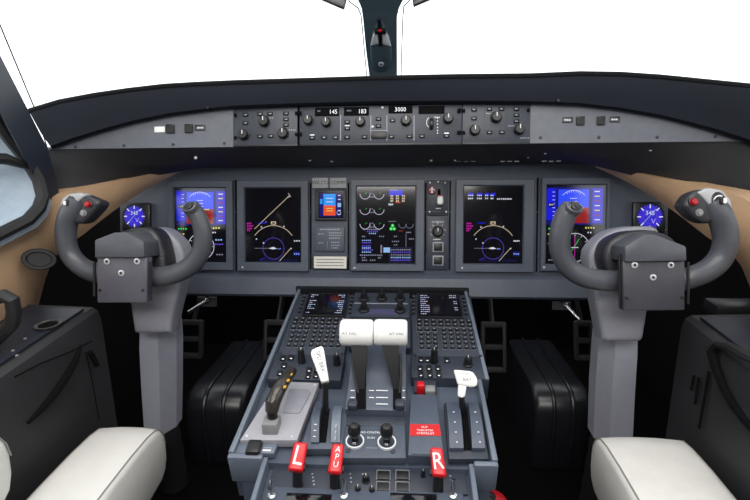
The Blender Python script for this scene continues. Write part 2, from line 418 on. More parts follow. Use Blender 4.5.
b.tube(hp, [.003, .006, .007, .007, .006, .003], matte, 8); b.build('pull_handle', lc)
b = MB(); b.tube([lp(lc, atX(x, y, -.616)) for x, y in ((15, 377), (40, 364), (70, 352), (92, 341))], .0015, matte, 6); b.tube([lp(lc, atX(x, y, -.616)) for x, y in ((86, 352), (93, 385), (99, 420))], .0012, matte, 6)
b.tube([lp(lc, atX(x, y, -.612)) for x, y in ((90, 352), (97, 365))], .006, matte, 6)
b.build('seam', lc)
for x, y in ((25, 339), (13, 351), (17, 356)):
    b = MB(); p = lp(lc, atZ(x, y, lz+.007)); b.lathe([(.0028, 0), (.0028, .002), (.001, .003)], p, grey, 10); b.build('screw', lc)
b = MB(); hx = XC+.61
hp = [lp(rc, atX(x, y, hx)) for x, y in ((716, 346), (712, 352), (716, 368), (724, 388), (734, 406), (746, 422), (760, 438))]
b.tube(hp, [.006, .009, .008, .007, .007, .006, .005], matte, 8); b.tube([lp(rc, atX(x, y, hx+.004)) for x, y in ((714, 344), (730, 347), (745, 356), (765, 366))], [.006, .009, .009, .006], rubber, 8)
b.build('pull_handle', rc)
b = MB()
for a in (((709, 372), (699, 428)), ((699, 378), (695, 404)), ((694, 376), (691, 390))): b.tube([lp(rc, atX(x, y, hx+.004)) for x, y in a], .003, matte, 6)
b.build('slot', rc)
b = MB(); b.box(tuple(lp(rc, atY(738, 312, 1.02))+V((0, 0, 0))), (.12, .05, .045), black, .004)
o = b.build('stowage_box', rc)
# dark loop and gasper on the left lining
b = MB(); cx = [atY(x, y, .76) for x, y in ((-12, 300), (4, 296), (12, 300), (14, 312), (12, 324), (4, 332), (-10, 345), (-22, 350))]
b.tube(cx, .012, rubber, 10); o = b.build('oxygen_mask_door_rim'); tag(o, 'black rounded rim on the tan lining at the far left edge', 'rim')
b = MB(); p = atY(39.5, 259, .95); nrm = V((.5, -.82, .2)).normalized()
b.lathe([(.030, -.012), (.031, .004), (.029, .008), (.022, .008), (.020, .003), (.001, .003)], (0, 0, 0), rubber, 28, T=MX.Translation(p) @ V((0, 0, 1)).rotation_difference(nrm).to_matrix().to_4x4() @ MX.Rotation(R_(18), 4, 'Z') @ MX.Diagonal((1.05, .72, 1, 1)))
o = b.build('air_vent'); tag(o, 'dark oval air vent set in the tan lining behind the left grip', 'vent')
# ================================================================== displays
def display(label, bz, sc, group=None):
    m = Mount('display_unit', label, 'display', FP, bz, .0)
    b = MB(); cx, cy, w, h = m.B(*sc); W, H = m.w, m.hh
    # bezel as a frame with a bevelled inner reveal
    o_ = [(-W/2, -H/2), (W/2, -H/2), (W/2, H/2), (-W/2, H/2)]; i_ = [(cx-w/2-.003, cy-h/2-.003), (cx+w/2+.003, cy-h/2-.003), (cx+w/2+.003, cy+h/2+.003), (cx-w/2-.003, cy+h/2+.003)]
    j_ = [(cx-w/2, cy-h/2), (cx+w/2, cy-h/2), (cx+w/2, cy+h/2), (cx-w/2, cy+h/2)]
    o2 = [(x*.985, y*.99) for x, y in o_]
    b.loft([[(x, y, 0) for x, y in o_], [(x, y, .009) for x, y in o_], [(x, y, .011) for x, y in o2], [(x, y, .011) for x, y in i_], [(x, y, .006) for x, y in j_]], bezel, cap=False)
    b.build('bezel', m.root, sharp=20)
    b = MB(); b.rect(cx-w/2, cy-h/2, cx+w/2, cy+h/2, .006, scr)
    return m, b
def finish(m, b, screws):
    b.build('screen', m.root)
    for x, y in screws:
        p = m.L(x, y, .011); q = MB(); q.lathe([(.0028, 0), (.0028, .0015), (.0015, .0025)], (p[0], p[1], .011), screwm, 10); q.build('screw', m.root)
Z = .0068
def glyphs(m, b, x0, y, n, step, w, h, mt, z=Z):
    for i in range(n): m.rect_(b, x0+i*step, y-h/2, x0+i*step+w*random.uniform(.7, 1), y+h/2*random.uniform(.6, 1), z, mt)
def P(m, x, y): return m.L(x, y, Z)
def pfd(label, bz, sc, right):
    m, b = display(label, bz, sc); x0, y0, x1, y1 = sc; w = x1-x0; h = y1-y0
    X = lambda u: x0+u*w
    Y_ = lambda v: y0+v*h
    m.rect_(b, X(.02), Y_(.02), X(.98), Y_(.50), Z-.0006, gdb)
    m.rect_(b, X(.22), Y_(.05), X(.74), Y_(.28), Z-.0004, gsky); m.rect_(b, X(.22), Y_(.28), X(.74), Y_(.48), Z-.0004, gr)
    m.rect_(b, X(.02), Y_(.04), X(.18), Y_(.44), Z-.0004, gb); m.rect_(b, X(.80), Y_(.04), X(.98), Y_(.48), Z-.0004, gindigo)
    for k in range(7): m.rect_(b, X(.84), Y_(.07+.06*k), X(.93), Y_(.07+.06*k)+1, Z, (gw, gye, gr)[k % 3]); m.rect_(b, X(.12), Y_(.08+.05*k), X(.16), Y_(.08+.05*k)+.5, Z, gw)
    m.rect_(b, X(.05), Y_(.22), X(.15), Y_(.27), Z, scr); glyphs(m, b, X(.06), Y_(.245), 3, 1.6, 1.1, 1.6, gw)
    b.arc(P(m, X(.48), Y_(.24)), 14*m.k, .0012, 40, 140, Z, gw, 16)
    for a in (-30, -20, -10, 0, 10, 20, 30):
        p = P(m, X(.48), Y_(.24)); b.line((p[0]+12*m.k*math.sin(R_(a)), p[1]+12*m.k*math.cos(R_(a))), (p[0]+14*m.k*math.sin(R_(a)), p[1]+14*m.k*math.cos(R_(a))), .001, Z, gw)
    for v in (.16, .20, .24, .32, .36): m.rect_(b, X(.42), Y_(v), X(.54), Y_(v)+.5, Z, gw)
    m.rect_(b, X(.30), Y_(.279), X(.40), Y_(.279)+1, Z+.0001, gye); m.rect_(b, X(.56), Y_(.279), X(.66), Y_(.279)+1, Z+.0001, gye)
    glyphs(m, b, X(.05), Y_(.55), 4, 2.4, 1.8, 1.6, ggr); glyphs(m, b, X(.68), Y_(.54), 4, 2.6, 1.8, 1.8, gye); glyphs(m, b, X(.72), Y_(.60), 2, 2.4, 1.6, 1.6, gw)
    glyphs(m, b, X(.04), Y_(.62), 3, 2.6, 1.8, 1.4, gye); glyphs(m, b, X(.04), Y_(.74), 2, 2.6, 1.8, 1.2, gg)
    c = P(m, X(.50), Y_(.79)); r = .18*h*m.k
    b.arc(c, r, .0014, 0, 360, Z, gw, 40)
    for a in range(0, 360, 30): b.line((c[0]+r*.8*math.cos(R_(a)), c[1]+r*.8*math.sin(R_(a))), (c[0]+r*.95*math.cos(R_(a)), c[1]+r*.95*math.sin(R_(a))), .0011, Z, gw)
    b.line((c[0], c[1]-r*.7), (c[0], c[1]+r*.8), .0013, Z, gm); b.line((c[0]-r*.25, c[1]), (c[0]+r*.25, c[1]), .0016, Z, gw); b.line((c[0]-r*.4, c[1]-r*.55), (c[0]+r*.3, c[1]+r*.6), .001, Z, ggr)
    glyphs(m, b, X(.78), Y_(.70), 3, 2.6, 1.8, 1.6, gcy); glyphs(m, b, X(.76), Y_(.76), 4, 2.4, 1.8, 1.4, gvi); glyphs(m, b, X(.80), Y_(.90), 3, 2.6, 1.8, 1.4, gg); glyphs(m, b, X(.05), Y_(.95), 3, 2.6, 1.8, 1.4, gg)
    return m, b
m, b = pfd('flight display with blue sky horizon behind the left yoke', (170, 181, 234, 270), (175.5, 188.5, 226.5, 262), False); finish(m, b, [])
m, b = pfd('flight display with blue sky horizon behind the right yoke', (540, 178, 608, 271), (545.5, 185.5, 604, 264), True); finish(m, b, [(544, 267.5)])
def nav(label, bz, sc, cx, route, scw):
    m, b = display(label, bz, sc); k = m.k; yc = 248.5
    c = P(m, cx, yc)
    b.arc(c, 22.8*k, .0013, 34, 146, Z, gsand, 40); b.arc(c, 10.6*k, .0009, 0, 360, Z, gvi, 36)
    m.rect_(b, cx-2.5, 221.5, cx+2.5, 224.5, Z, gsand); m.rect_(b, cx-1.6, 222.3, cx+1.6, 223.8, Z+.0001, scr)
    b.line(P(m, cx-19, yc-.2), P(m, cx-3, yc-.2), .001, Z, gg)
    b.poly([P(m, cx-5, yc-.2), P(m, cx, yc-1.6), P(m, cx+2.5, yc-.2), P(m, cx, yc+.9)], Z, gw); b.line(P(m, cx-4, yc), P(m, cx+3, yc), .002, Z, gw)
    m.rect_(b, cx+4, yc-.5, cx+8, yc+1.4, Z, gdb); glyphs(m, b, cx+4, yc+.4, 2, 2, 1.5, 1, gcy)
    for x, y in ((cx-17, 239), (cx+10.5, 226.5), (cx-12, 227), (cx-10, 243)): m.rect_(b, x-.6, y-.6, x+.6, y+.6, Z, gw)
    b.line(P(m, cx+17.5, 248), P(m, cx+6, 261), .0012, Z, gsand); b.disc(P(m, cx+17.5, 248.5), .0018, Z, gw, 10)
    b.line(P(m, cx-14, 260), P(m, cx-8, 257.5), .0009, Z, gindigo); m.rect_(b, cx-14, 259, cx+24, 261.8, Z-.0003, gl('dim_blue', (10, 10, 50), 1))
    m.rect_(b, cx+20, 251.5, cx+26.5, 256, Z-.0002, gdb); glyphs(m, b, cx+20.5, 254, 3, 2.1, 1.6, 1.3, gcy); glyphs(m, b, cx+20.5, 241, 4, 1.7, 1.2, 1.5, gw)
    for i, y in enumerate((223.5, 226, 228.5, 230.5)): glyphs(m, b, cx-26.5, y, (3, 4, 3, 2)[i], 1.7, 1.4, 1.5, gm)
    glyphs(m, b, cx-15.5, 223, 4, 2, 1.6, 1.1, gb)
    if route:
        b.line(P(m, 254.5, 229), P(m, 290, 195), .0013, Z, gsand); b.line(P(m, 287, 197.5), P(m, 291, 196.5), .0009, Z, gw); b.line(P(m, 288, 193), P(m, 290, 196), .0009, Z, gw); b.disc(P(m, 266, 222), .0022, Z, gvi, 10)
    else:
        for x, w in ((468, 6), (477, 4), (480.5, 2), (485, 4), (490.5, 5)): m.rect_(b, x, 193, x+w, 196, Z-.0001, gb); glyphs(m, b, x, 195.5, max(1, int(w/1.8)), 1.8, 1.5, 1.3, gw); glyphs(m, b, x, 198.5, max(1, int(w/1.8)), 1.8, 1.5, 1.5, gw)
        glyphs(m, b, 497, 199, 8, 1.9, 1.5, 1.4, gw)
    finish(m, b, [scw])
nav('map display with a long diagonal route line, left of the centre column', (238, 181, 309, 271), (246, 188.5, 301, 262), 273.5, True, (242.5, 267.5))
nav('map display with a row of figures along its top', (455, 180, 533, 272), (463.5, 186.5, 522, 263.5), 493, False, (462, 268))
# engine display
m, b = display('engine display with six arc gauges in the middle of the panel', (351, 180, 424, 271), (357, 187, 415, 263.5)); k = m.k
for y in (194, 209.5, 224):
    for x in (365, 379): b.arc(P(m, x, y), 5 * k, .0012, 180, 360, Z, gw, 18); b.line(P(m, x, y), P(m, x+2, y-1.4), .0007, Z, ggr)
    glyphs(m, b, 369.5, y-.6, 2, 2.1, 1.5, 1.2, gg); glyphs(m, b, 369.5, y+3, 3, 1.6, 1.3, 1.2, gg)
m.rect_(b, 389, 190, 403, 195.5, Z-.0003, gb); glyphs(m, b, 390, 190, 5, 1.6, 1.1, 1.2, gg)
for i, x in enumerate((390.5, 396, 402)):
    for j, y in enumerate((196, 198.5, 201)): glyphs(m, b, x, y, 2, 1.6, 1.4, 1.8, gsand)
glyphs(m, b, 388.5, 204.5, 3, 1.7, 1.5, 2, gw); glyphs(m, b, 396, 202.5, 3, 1.6, 1.3, 1.5, gor)
for x, y in ((391, 228.8), (394.2, 228.8), (392.6, 225.6)): b.disc(P(m, x, y), .0042, Z, ggr, 14); b.disc(P(m, x, y), .0015, Z+.0001, gw, 8)
glyphs(m, b, 388.5, 221.5, 5, 1.6, 1.3, .9, gg)
for x in (402.5, 409.5): b.arc(P(m, x, 224.5), 3.6*k, .001, 170, 370, Z, gg, 14)
for y, x, n, mt in ((229.5, 363, 9, gg), (231.5, 367, 6, gvi), (233.5, 369, 4, gcy), (236.5, 362, 2, gg), (236.5, 379, 3, gg), (240.5, 362, 5, gcy), (242.8, 362, 5, gvi), (246, 362, 5, gvi), (248, 362, 5, gcy), (250, 362, 6, gvi), (252.2, 362, 5, gcy), (255.2, 360, 12, gg), (257.8, 362, 2, gg), (257.8, 378, 2, gg), (260.3, 362, 3, gg), (260.3, 370, 3, gg), (231, 399, 2, gr), (236.5, 394, 2, gg), (241.5, 392, 4, gg), (245, 394, 2, gg), (232.5, 406, 3, gg), (239, 409, 3, gg)): glyphs(m, b, x, y, n, 1.9, 1.5, 1.3, mt)
b.line(P(m, 406, 234), P(m, 406, 247), .0011, Z, gg); m.rect_(b, 383.5, 247.5, 390, 252.5, Z, gcy); m.rect_(b, 380.5, 245, 382, 253, Z, gg)
m.rect_(b, 389.5, 247.5, 412, 262.3, Z-.0003, gl('slate', (52, 52, 92), .8)); m.rect_(b, 390, 248, 411.5, 261.8, Z-.0002, scr)
for j in range(5):
    y = 249.8+2.6*j
    glyphs(m, b, 390.8, y, 11, 1.85, 1.3, 1.5, (gg, gvi, gg, gcy, gvi)[j])
finish(m, b, [(354.5, 268)])
# dark vertical joints between display units
for i, (x, y0, y1) in enumerate(((236.2, 180, 271), (537, 178, 272), (310.8, 183, 269), (348.5, 183, 270), (425.5, 183, 270), (449.8, 181, 270))):
    q = MB(); c, d = FP.uv(x, (y0+y1)/2); w, h = FP.size(x-.7, y0, x+.7, y1); q.box((c, d, .001), (w, h, .004), matte)
    for yy in (212, 256): 
        uu, vv = FP.uv(x, yy); q.box((uu, vv, .003), (.003, .002, .004), bezel)
    q.build('joint_gasket', ip)
# ---- standby instrument, placards
m = Mount('standby_instrument', 'small square standby attitude instrument with blue and orange screen', 'instrument', FP, (315, 189, 347, 221))
b = MB(); m.box_(b, 315.5, 189.5, 346.5, 220.5, 0, .012, dpanel, .003); b.build('case', m.root)
b = MB(); Z2 = .0125; m.rect_(b, 318.5, 191, 343.5, 218, Z2, scr); Zq = Z2+.0004
m.rect_(b, 319.5, 193.5, 341, 216.5, Zq, gdb)
m.rect_(b, 323.5, 194, 335.5, 205.5, Zq+.0002, gaz); m.rect_(b, 323.5, 205.5, 335.5, 215.5, Zq+.0002, gor)
for y in (198, 201.5, 208, 210.5): m.rect_(b, 326, y, 333, y+.7, Zq+.0004, gw if y < 205 else gye)
m.rect_(b, 320, 199, 322.5, 204, Zq+.0004, gaz); m.rect_(b, 337.5, 203, 341, 207, Zq+.0004, gcy)
for y in (195, 199, 210, 214): m.rect_(b, 338, y, 340.5, y+.8, Zq+.0004, gw)
b.arc(m.L(339.5, 213), 2*m.k, .0008, 0, 360, Zq+.0005, gw, 14); b.build('screen', m.root)
b = MB()
for i in range(5): m.box_(b, 318+i*5, 218.6, 321.5+i*5, 219.8, .012, .014, black, .0003)
b.build('button', m.root)
for x0, x1, t, lab in ((312.5, 328.5, 'WILCO', 'grey engraved nameplate above the standby instrument, the one on the left'), (330, 346.5, 'COMM', 'grey engraved nameplate above the standby instrument, the one on the right')):
    m = Mount('nameplate', lab, 'nameplate', FP, (x0, 177.5, x1, 188.5)); b = MB(); m.box_(b, x0, 178, x1, 188.3, 0, .006, mat('nameplate_grey', (160, 161, 164), .5, bump=.1), .001); b.text(t, (0, 0), .0095, .0064, inkd); b.build('plate', m.root)
m = Mount('limitation_placard', 'dark square placard with fine text below the standby instrument', 'placard', FP, (314.5, 226.5, 345, 252)); b = MB(); m.box_(b, 315, 227, 344.5, 251.5, 0, .005, mat('placard_slate', (70, 77, 90), .5, bump=.06), .003)
for x, y, n in ((320, 229.5, 11), (318.5, 234, 3), (329, 233, 7), (329, 235.5, 7), (329, 238.2, 6), (318.5, 243, 3), (331, 242.5, 5), (331, 245.5, 5), (331, 248, 4)): glyphs(m, b, x, y, n, 1.85, 1.5, 1.1 if n < 11 else 1.5, inkg, .0055)
b.line(m.L(328, 241), m.L(328, 249), .0008, .0055, inkg); b.build('plate', m.root)
m = Mount('checklist_card', 'pale card with ruled text lines below the dark placard', 'card', FP, (312.5, 255.5, 347.5, 269.5)); b = MB(); m.box_(b, 312.5, 255.5, 347.5, 269.5, 0, .003, black, .001); b.build('holder', m.root)
b = MB(); m.box_(b, 314, 256.5, 346.5, 268.3, .003, .005, mat('card_paper', (205, 203, 196), .7, noise=.03))
for y in (259.2, 262.2, 265.2): m.rect_(b, 316, y, 343.5, y+.55, .0054, inkd)
b.build('card', m.root)
# ---- landing gear panel and autobrake selector
m = Mount('landing_gear_panel', 'narrow dark panel with white gear lever and red marking', 'panel', FP, (426.5, 180, 448.5, 216)); b = MB(); m.box_(b, 427, 180.5, 448, 215.5, 0, .006, dpanel, .001)
m.box_(b, 431, 211.5, 445, 213, .006, .009, black, .0006); m.rect_(b, 437.5, 189, 440.5, 204, .0064, matte)
for x, y in ((430, 183), (438, 182), (445, 183), (429.5, 212), (446, 212)): p = m.L(x, y); b.lathe([(.0022, 0), (.0022, .002), (.001, .0025)], (p[0], p[1], .006), screwm, 8)
glyphs(m, b, 436, 208.5, 3, 1.7, 1.4, 1, ink, .0065); b.build('plate', m.root)
b = MB(); p = m.L(432, 190.5); b.lathe([(.011, 0), (.011, .004), (.009, .006)], (p[0], p[1], .006), mat('dark_red_plastic', (120, 22, 34), .4), 20); m.rect_(b, 431.2, 187, 432.8, 193, .0124, ink); m.rect_(b, 429.5, 189, 434.5, 190, .0124, ink); b.build('warning_light', m.root)
b = MB(); p = m.L(439.5, 201); b.tube([(p[0], p[1]+.012, .004), (p[0], p[1], .02)], .004, black, 10); b.box((p[0], p[1], .024), (.016, .023, .016), white, .006, 4); b.box((p[0], p[1]+.0118, .024), (.010, .003, .010), redl, .001); b.build('gear_lever', m.root)
m = Mount('autobrake_panel', 'narrow dark panel with rotary selector above two square buttons', 'panel', FP, (426.5, 217, 448.5, 270)); b = MB(); m.box_(b, 427, 217.3, 448, 269.5, 0, .006, dpanel, .001); b.text('AUTOBRAKE', m.L(437.5, 222), .0042, .0064, ink, sx=.9)
glyphs(m, b, 433.5, 239.5, 4, 1.9, 1.6, 1.2, ink, .0064)
for a in range(-120, 121, 40): p = m.L(437.5, 231); b.line((p[0]+.0175*math.sin(R_(a)), p[1]+.0175*math.cos(R_(a))), (p[0]+.020*math.sin(R_(a)), p[1]+.020*math.cos(R_(a))), .0014, .0064, ink)
b.build('plate', m.root)
b = MB(); b.knob((*m.L(437.5, 231.5), .006), .0125, .016, black); b.build('selector_knob', m.root)
for y in (247, 260.5):
    b = MB(); m.box_(b, 432.5, y-5, 443.5, y+5, .006, .009, mat('button_frame_grey', (140, 144, 152), .4), .0015); m.box_(b, 433.8, y-3.9, 442.2, y+3.9, .009, .011, black, .001); b.build('push_button', m.root)
# ---- round RMI instruments
for lab, bx, c, r in (('round purple bearing indicator behind the left yoke', (124, 203, 152, 231), (137, 216.5), 11.2), ('round purple bearing indicator behind the right yoke', (631, 202, 664, 233), (647.5, 217), 13.0)):
    m = Mount('bearing_indicator', lab, 'instrument', FP, bx); b = MB(); m.box_(b, *bx, 0, .012, black, .004); b.build('case', m.root)
    b = MB(); p = m.L(*c); R = r*m.k; b.disc(p, R*1.0, .0125, gdb, 40); b.disc(p, R*.84, .0128, gindigo, 40)
    for a in range(0, 360, 15):
        l0 = .80 if a % 45 else .66
        b.line((p[0]+R*l0*math.cos(R_(a)), p[1]+R*l0*math.sin(R_(a))), (p[0]+R*.95*math.cos(R_(a)), p[1]+R*.95*math.sin(R_(a))), .0014 if a % 45 else .003, .0131, gw if a % 45 == 0 else gvi)
    b.arc(p, R*.5, .001, 0, 360, .0131, gvi, 30)
    b.text('345', (p[0], p[1]+R*.28), R*.34, .0133, gw); b.text('V', (p[0]+R*.25, p[1]-R*.35), R*.4, .0133, gli); b.line((p[0]-R*.5, p[1]-R*.5), (p[0]+R*.45, p[1]+R*.6), .0012, .0132, gcy)
    b.arc(p, R*1.02, .003, 0, 360, .0134, rubber, 40); b.build('dial', m.root)
    b = MB(); q = m.L(bx[2]-2.5, bx[3]-2); b.knob((q[0], q[1], .012), .0045, .008, black, 10); b.build('knob', m.root)
# ================================================================== glareshield control panel
def gbutton(m, x, y, w=4.5, h=2.6, mt=None, lit=False, nm='push_button'):
    b = MB(); m.box_(b, x-w/2-.5, y-h/2-.5, x+w/2+.5, y+h/2+.5, .006, .0072, matte, .0004); m.box_(b, x-w/2, y-h/2, x+w/2, y+h/2, .007, .010, mt or black, .0008); m.rect_(b, x-w*.26, y-.35, x+w*.26, y+.35, .0104, inkg)
    if lit: m.rect_(b, x-2.2, y-h/2-2.0, x+2.4, y-h/2-1.1, .0068, gw)
    b.build(nm, m.root)
def gknob(m, x, y, r, h=.014, nm='rotary_knob'):
    b = MB(); b.knob((*m.L(x, y, .006), .006), r*m.k, h, black, 14); b.build(nm, m.root)
# light end panels with square lit switches
def endpanel(label, pts, sq, plc, scr_, name):
    cx = sum(p[0] for p in pts)/len(pts); cy = sum(p[1] for p in pts)/len(pts)
    m = Mount('glareshield_end_panel', label, 'panel', FG, (cx-1, cy-1, cx+1, cy+1)); b = MB()
    b.prism([m.L(x, y) for x, y in pts], -.003, .004, sidep); b.build('plate', m.root)
    for x, y in sq:
        b = MB(); m.box_(b, x-4.2, y-4.4, x+4.2, y+4.4, .004, .009, black, .0015); m.rect_(b, x-3.2, y-3.3, x+3.2, y+3.3, .0092, rubber); b.build('warning_switch', m.root)
    for x, y, lit in plc:
        b = MB(); m.box_(b, x-5.2, y-2.9, x+5.2, y+2.9, .004, .006, white if lit else black, .0008)
        if not lit: m.rect_(b, x-4, y-1.6, x+4, y+1.6, .0062, mat('placard_grey', (90, 92, 96), .5)); glyphs(m, b, x-2.8, y, 3, 2, 1.5, 1.3, ink, .0065)
        b.build('placard', m.root)
    for x, y in scr_:
        b = MB(); p = m.L(x, y); b.lathe([(.0032, 0), (.0032, .0015), (.002, .0025)], (p[0], p[1], .004), dpanel, 10); b.build('screw', m.root)
rev = lambda a: a[::-1]
lp_ = [(x, y+1) for x, y in INN if x <= 236]+[(234, 108.8), (234, 146.6), (52, 149.3)]
rp_ = [(x, y+1) for x, y in INN if x >= 529]+[(742, 141.8), (529.5, 143.8)]
endpanel('light grey glareshield panel with one white lit placard, left end', [(50, 149.5)]+[(x, y-1.2) for x, y in INN if 60 < x < 235]+[(234, 109.5), (234, 147.2)], [(170.8, 129), (189.3, 128.6)], [(159.8, 129.6, True), (200.3, 127.8, False)], [(77, 147), (125, 145.8), (174, 144.8), (225, 143.5)], 'l')
endpanel('light grey glareshield panel with two black placards, right end', [(529.5, 105)]+[(x, y-1.2) for x, y in INN if 530 < x < 742]+[(744, 141.6), (529.5, 143.6)], [(580, 121), (600.5, 120.8)], [(567.5, 120, False), (614.5, 119.5, False)], [(540, 138), (598, 137.6), (656, 137.4), (714, 136.8)], 'r')
def efis(label, x0, x1, yt, yb, items):
    m = Mount('display_control_panel', label, 'control panel', FG, (x0, yt, x1, yb), 0); b = MB(); m.box_(b, x0+.3, yt, x1-.3, yb, -.003, .006, dpanel, .001)
    for x in items['div']: b.line(m.L(x, yt+3), m.L(x, yb-3), .0008, .0064, inkd)
    m.box_(b, x0+.3, yb-1.6, x1-.3, yb+.2, .005, .010, black, .0008)
    for x, y, n in items['txt']: glyphs(m, b, x, y, n, 1.9, 1.5, 1.0, inkg, .0064)
    b.build('plate', m.root)
    for x, y in items['btn']: gbutton(m, x, y)
    for x, y, r in items['knob']: gknob(m, x, y, r)
    for x, y in items['scr']:
        b = MB(); p = m.L(x, y); b.box((p[0], p[1], .008), (.005, .007, .005), matte, .001); b.build('fastener', m.root)
efis('left of the two small display control panels on the glareshield', 234.5, 298.5, 108, 146.5, dict(div=[254, 276], txt=[(266, 118, 4), (287, 130, 5)], btn=[(245.5, 114.8), (245.5, 123), (260, 114), (270, 113.8), (286, 113.5), (286, 119.5), (286, 125), (260, 136.5), (271, 136)], knob=[(244, 135, 5), (264.5, 121.5, 5.2), (283.5, 133.5, 5.2)], scr=[(236.5, 116), (236.5, 138.5), (297, 114), (297, 135)]))
efis('right of the two small display control panels on the glareshield', 461.5, 529.5, 105, 144.5, dict(div=[484, 506], txt=[(486, 113.5, 4), (508, 126, 9), (520, 138, 5)], btn=[(474, 109.6), (474, 118.5), (489.5, 109), (501.5, 109), (516.5, 109), (516.5, 115), (516.5, 121.3), (489.5, 132.5), (502, 132.3)], knob=[(474.5, 130.5, 5), (496, 117.5, 5.2), (519, 129.5, 5.2)], scr=[(463.5, 111.5), (463.5, 133.5), (527.5, 111)]))
m = Mount('flight_guidance_panel', 'long autopilot panel with lit number windows at the glareshield centre', 'control panel', FG, (299, 105.5, 461, 145.8), 0)
b = MB(); m.box_(b, 299.5, 106.5, 460.5, 145.6, -.003, .006, dpanel, .001)
for x in (341, 371, 387, 414): b.line(m.L(x, 116), m.L(x, 141), .0016, .0065, inkg)
m.box_(b, 299.5, 143.6, 460.5, 145.7, .005, .010, black, .0008); b.line(m.L(370, 131), m.L(388, 131), .0012, .0065, inkg)
for x0, x1 in ((436.5, 446),): pass
b.arc(m.L(432.5, 123), 6*m.k, .0012, 130, 230, .0065, ink, 14)
for y in (118, 121, 124, 127.5, 130.5, 133): m.rect_(b, 437, y-.6, 438, y+.6, .0065, ink)
glyphs(m, b, 434.5, 117.3, 3, 2, 1.6, .9, ink, .0065)
b.build('plate', m.root)
def win(x0, y0, x1, y1, tx, t, u='', ux=0):
    b = MB(); m.box_(b, x0, y0, x1, y1, .005, .0075, matte, .0006); 
    if t: b.text(t, m.L(tx, (y0+y1)/2, .0075), 6*m.k*.72, .0079, gl('digit_white', (240, 242, 248), 1.3), sx=.95)
    if u: b.text(u, m.L(ux, (y0+y1)/2), .0035, .0082, inkg)
    b.build('number_window', m.root)
win(315, 107.8, 339, 116.2, 333.2, '145', 'IAS', 319.5); win(344, 107.3, 369, 115.8, 362.3, '183', 'HDG', 349.5); win(388.5, 105.8, 412.5, 113.5, 400.3, '3000'); win(418.5, 106, 444.5, 114, 0, '')
for x, y, r in ((308.5, 120.5, 4.6), (326.5, 122.5, 4.6), (360.5, 122, 4.6), (406, 121, 4.8), (448, 118.8, 4.8)): gknob(m, x, y, r)
for x, y, l in ((312, 137.8, True), (324, 137.5, False), (335.5, 137.5, False), (347, 137.3, False), (364.5, 137, False), (391.5, 136.8, False), (409.5, 136.5, False), (422, 136.3, False), (446.5, 136, True), (347.2, 128.5, True), (347.2, 122, False), (378.5, 119, False), (378.5, 126, False), (392.5, 120.5, False)): gbutton(m, x, y, lit=l)
b = MB(); m.box_(b, 371, 132, 387, 138.5, .006, .011, black, .001); b.build('disconnect_bar', m.root)
b = MB(); m.box_(b, 428.8, 117, 434, 132.5, .0, .004, matte); p = m.L(431.4, 124.8); b.lathe([(.012, -.004), (.0135, -.002), (.0135, .002), (.012, .004)], (0, 0, 0), black, 20, T=MX.Translation((p[0], p[1], .002)) @ MX.Rotation(R_(90), 4, 'Y')); b.build('thumbwheel', m.root)
for x, y in ((300.5, 114), (300.5, 135), (459, 111.5), (459, 133.5)):
    b = MB(); p = m.L(x, y); b.box((p[0], p[1], .009), (.008, .008, .006), matte, .001); b.build('fastener', m.root)
for x, y in ((372.5, 126.5), (382.5, 107.5)): b = MB(); m.rect_(b, x-.9, y-.9, x+.9, y+.9, .0068, gw); b.build('indicator_light', m.root)
# small dark catches on the hood lip
for x, y, l in ((211.5, 110, 'small black catch under the hood lip above the left light panel'), (555, 103.3, 'small black catch under the hood lip above the right light panel')):
    m = Mount('latch', l, 'latch', FG, (x-2, y-1.2, x+2, y+1.2), .004); b = MB(); m.box_(b, x-2.2, y-1.3, x+2.2, y+1.3, 0, .022, matte, .002); b.cyl((0, 0, .02), .003, .004, black, 10); b.build('body', m.root)
# ================================================================== centre pedestal
FQ = Fr(V((-.01, .623, .487)), 80)
yN = FD.uv(361, 457)[1]; HW = .218; HT = .204; PX = FD.o.x
m = Mount('center_pedestal', 'wide grey-blue centre pedestal between the two pilots with raised side rails', 'pedestal', FD, (296, 291, 469, 457), 0)
W0 = m.o; inv = m.root.matrix_world.inverted()
def loc(p): return inv @ p
yb0, yf0 = m.L(383, 291)[1], m.L(361, 457)[1]; xc0 = loc(V((PX, W0.y, W0.z))).x
ymid = m.L(372, 381)[1]
b = MB(); fl = lambda v: loc(V((v[0], v[1], 0)))
def wpt(x, y, h): return m.root.matrix_world @ V((x, y, h))
def solid(b, x0, x1, y0, y1, h, mt, zlow=0.0):
    top = [V((x0, y0, h)), V((x1, y0, h)), V((x1, y1, h)), V((x0, y1, h))]
    low = []
    for v in top: p = m.root.matrix_world @ v; low.append(inv @ V((p.x, p.y, zlow)))
    b.loft([low, top], mt)
yr = m.L(450, 379)[1]; INS = .018
def hw(y): return HT+(HW-HT)*(y-yb0)/(yf0-yb0)
solid(b, xc0-HT+.002, xc0+HT-.004-INS*.5, yf0, yb0, -.020, ped, .004); b.prism([(xc0-HW+.003, yf0), (xc0, yf0), (xc0, yb0), (xc0-HT+.003, yb0)], -.10, -.0201, ped); solid(b, xc0, xc0+HT-.002, yr, yb0, -.0205, pedd, .004)
b.build('body', m.root, sharp=30)
b = MB()
b.prism([(xc0-HT, yb0), (xc0-HW, yf0), (xc0-HW+.009, yf0), (xc0-HT+.007, yb0)], -.047, .003, rail, .002); b.build('side_rail', m.root)
b = MB(); b.prism([(xc0+HT, yb0), (xc0+hw(yr), yr), (xc0+hw(yr)-.008, yr), (xc0+HT-.007, yb0)], -.047, .003, rail, .002); b.box((xc0+hw(yr)-.050, yr+.003, -.024), (.10, .006, .05), pedd, .002); b.build('side_rail', m.root)
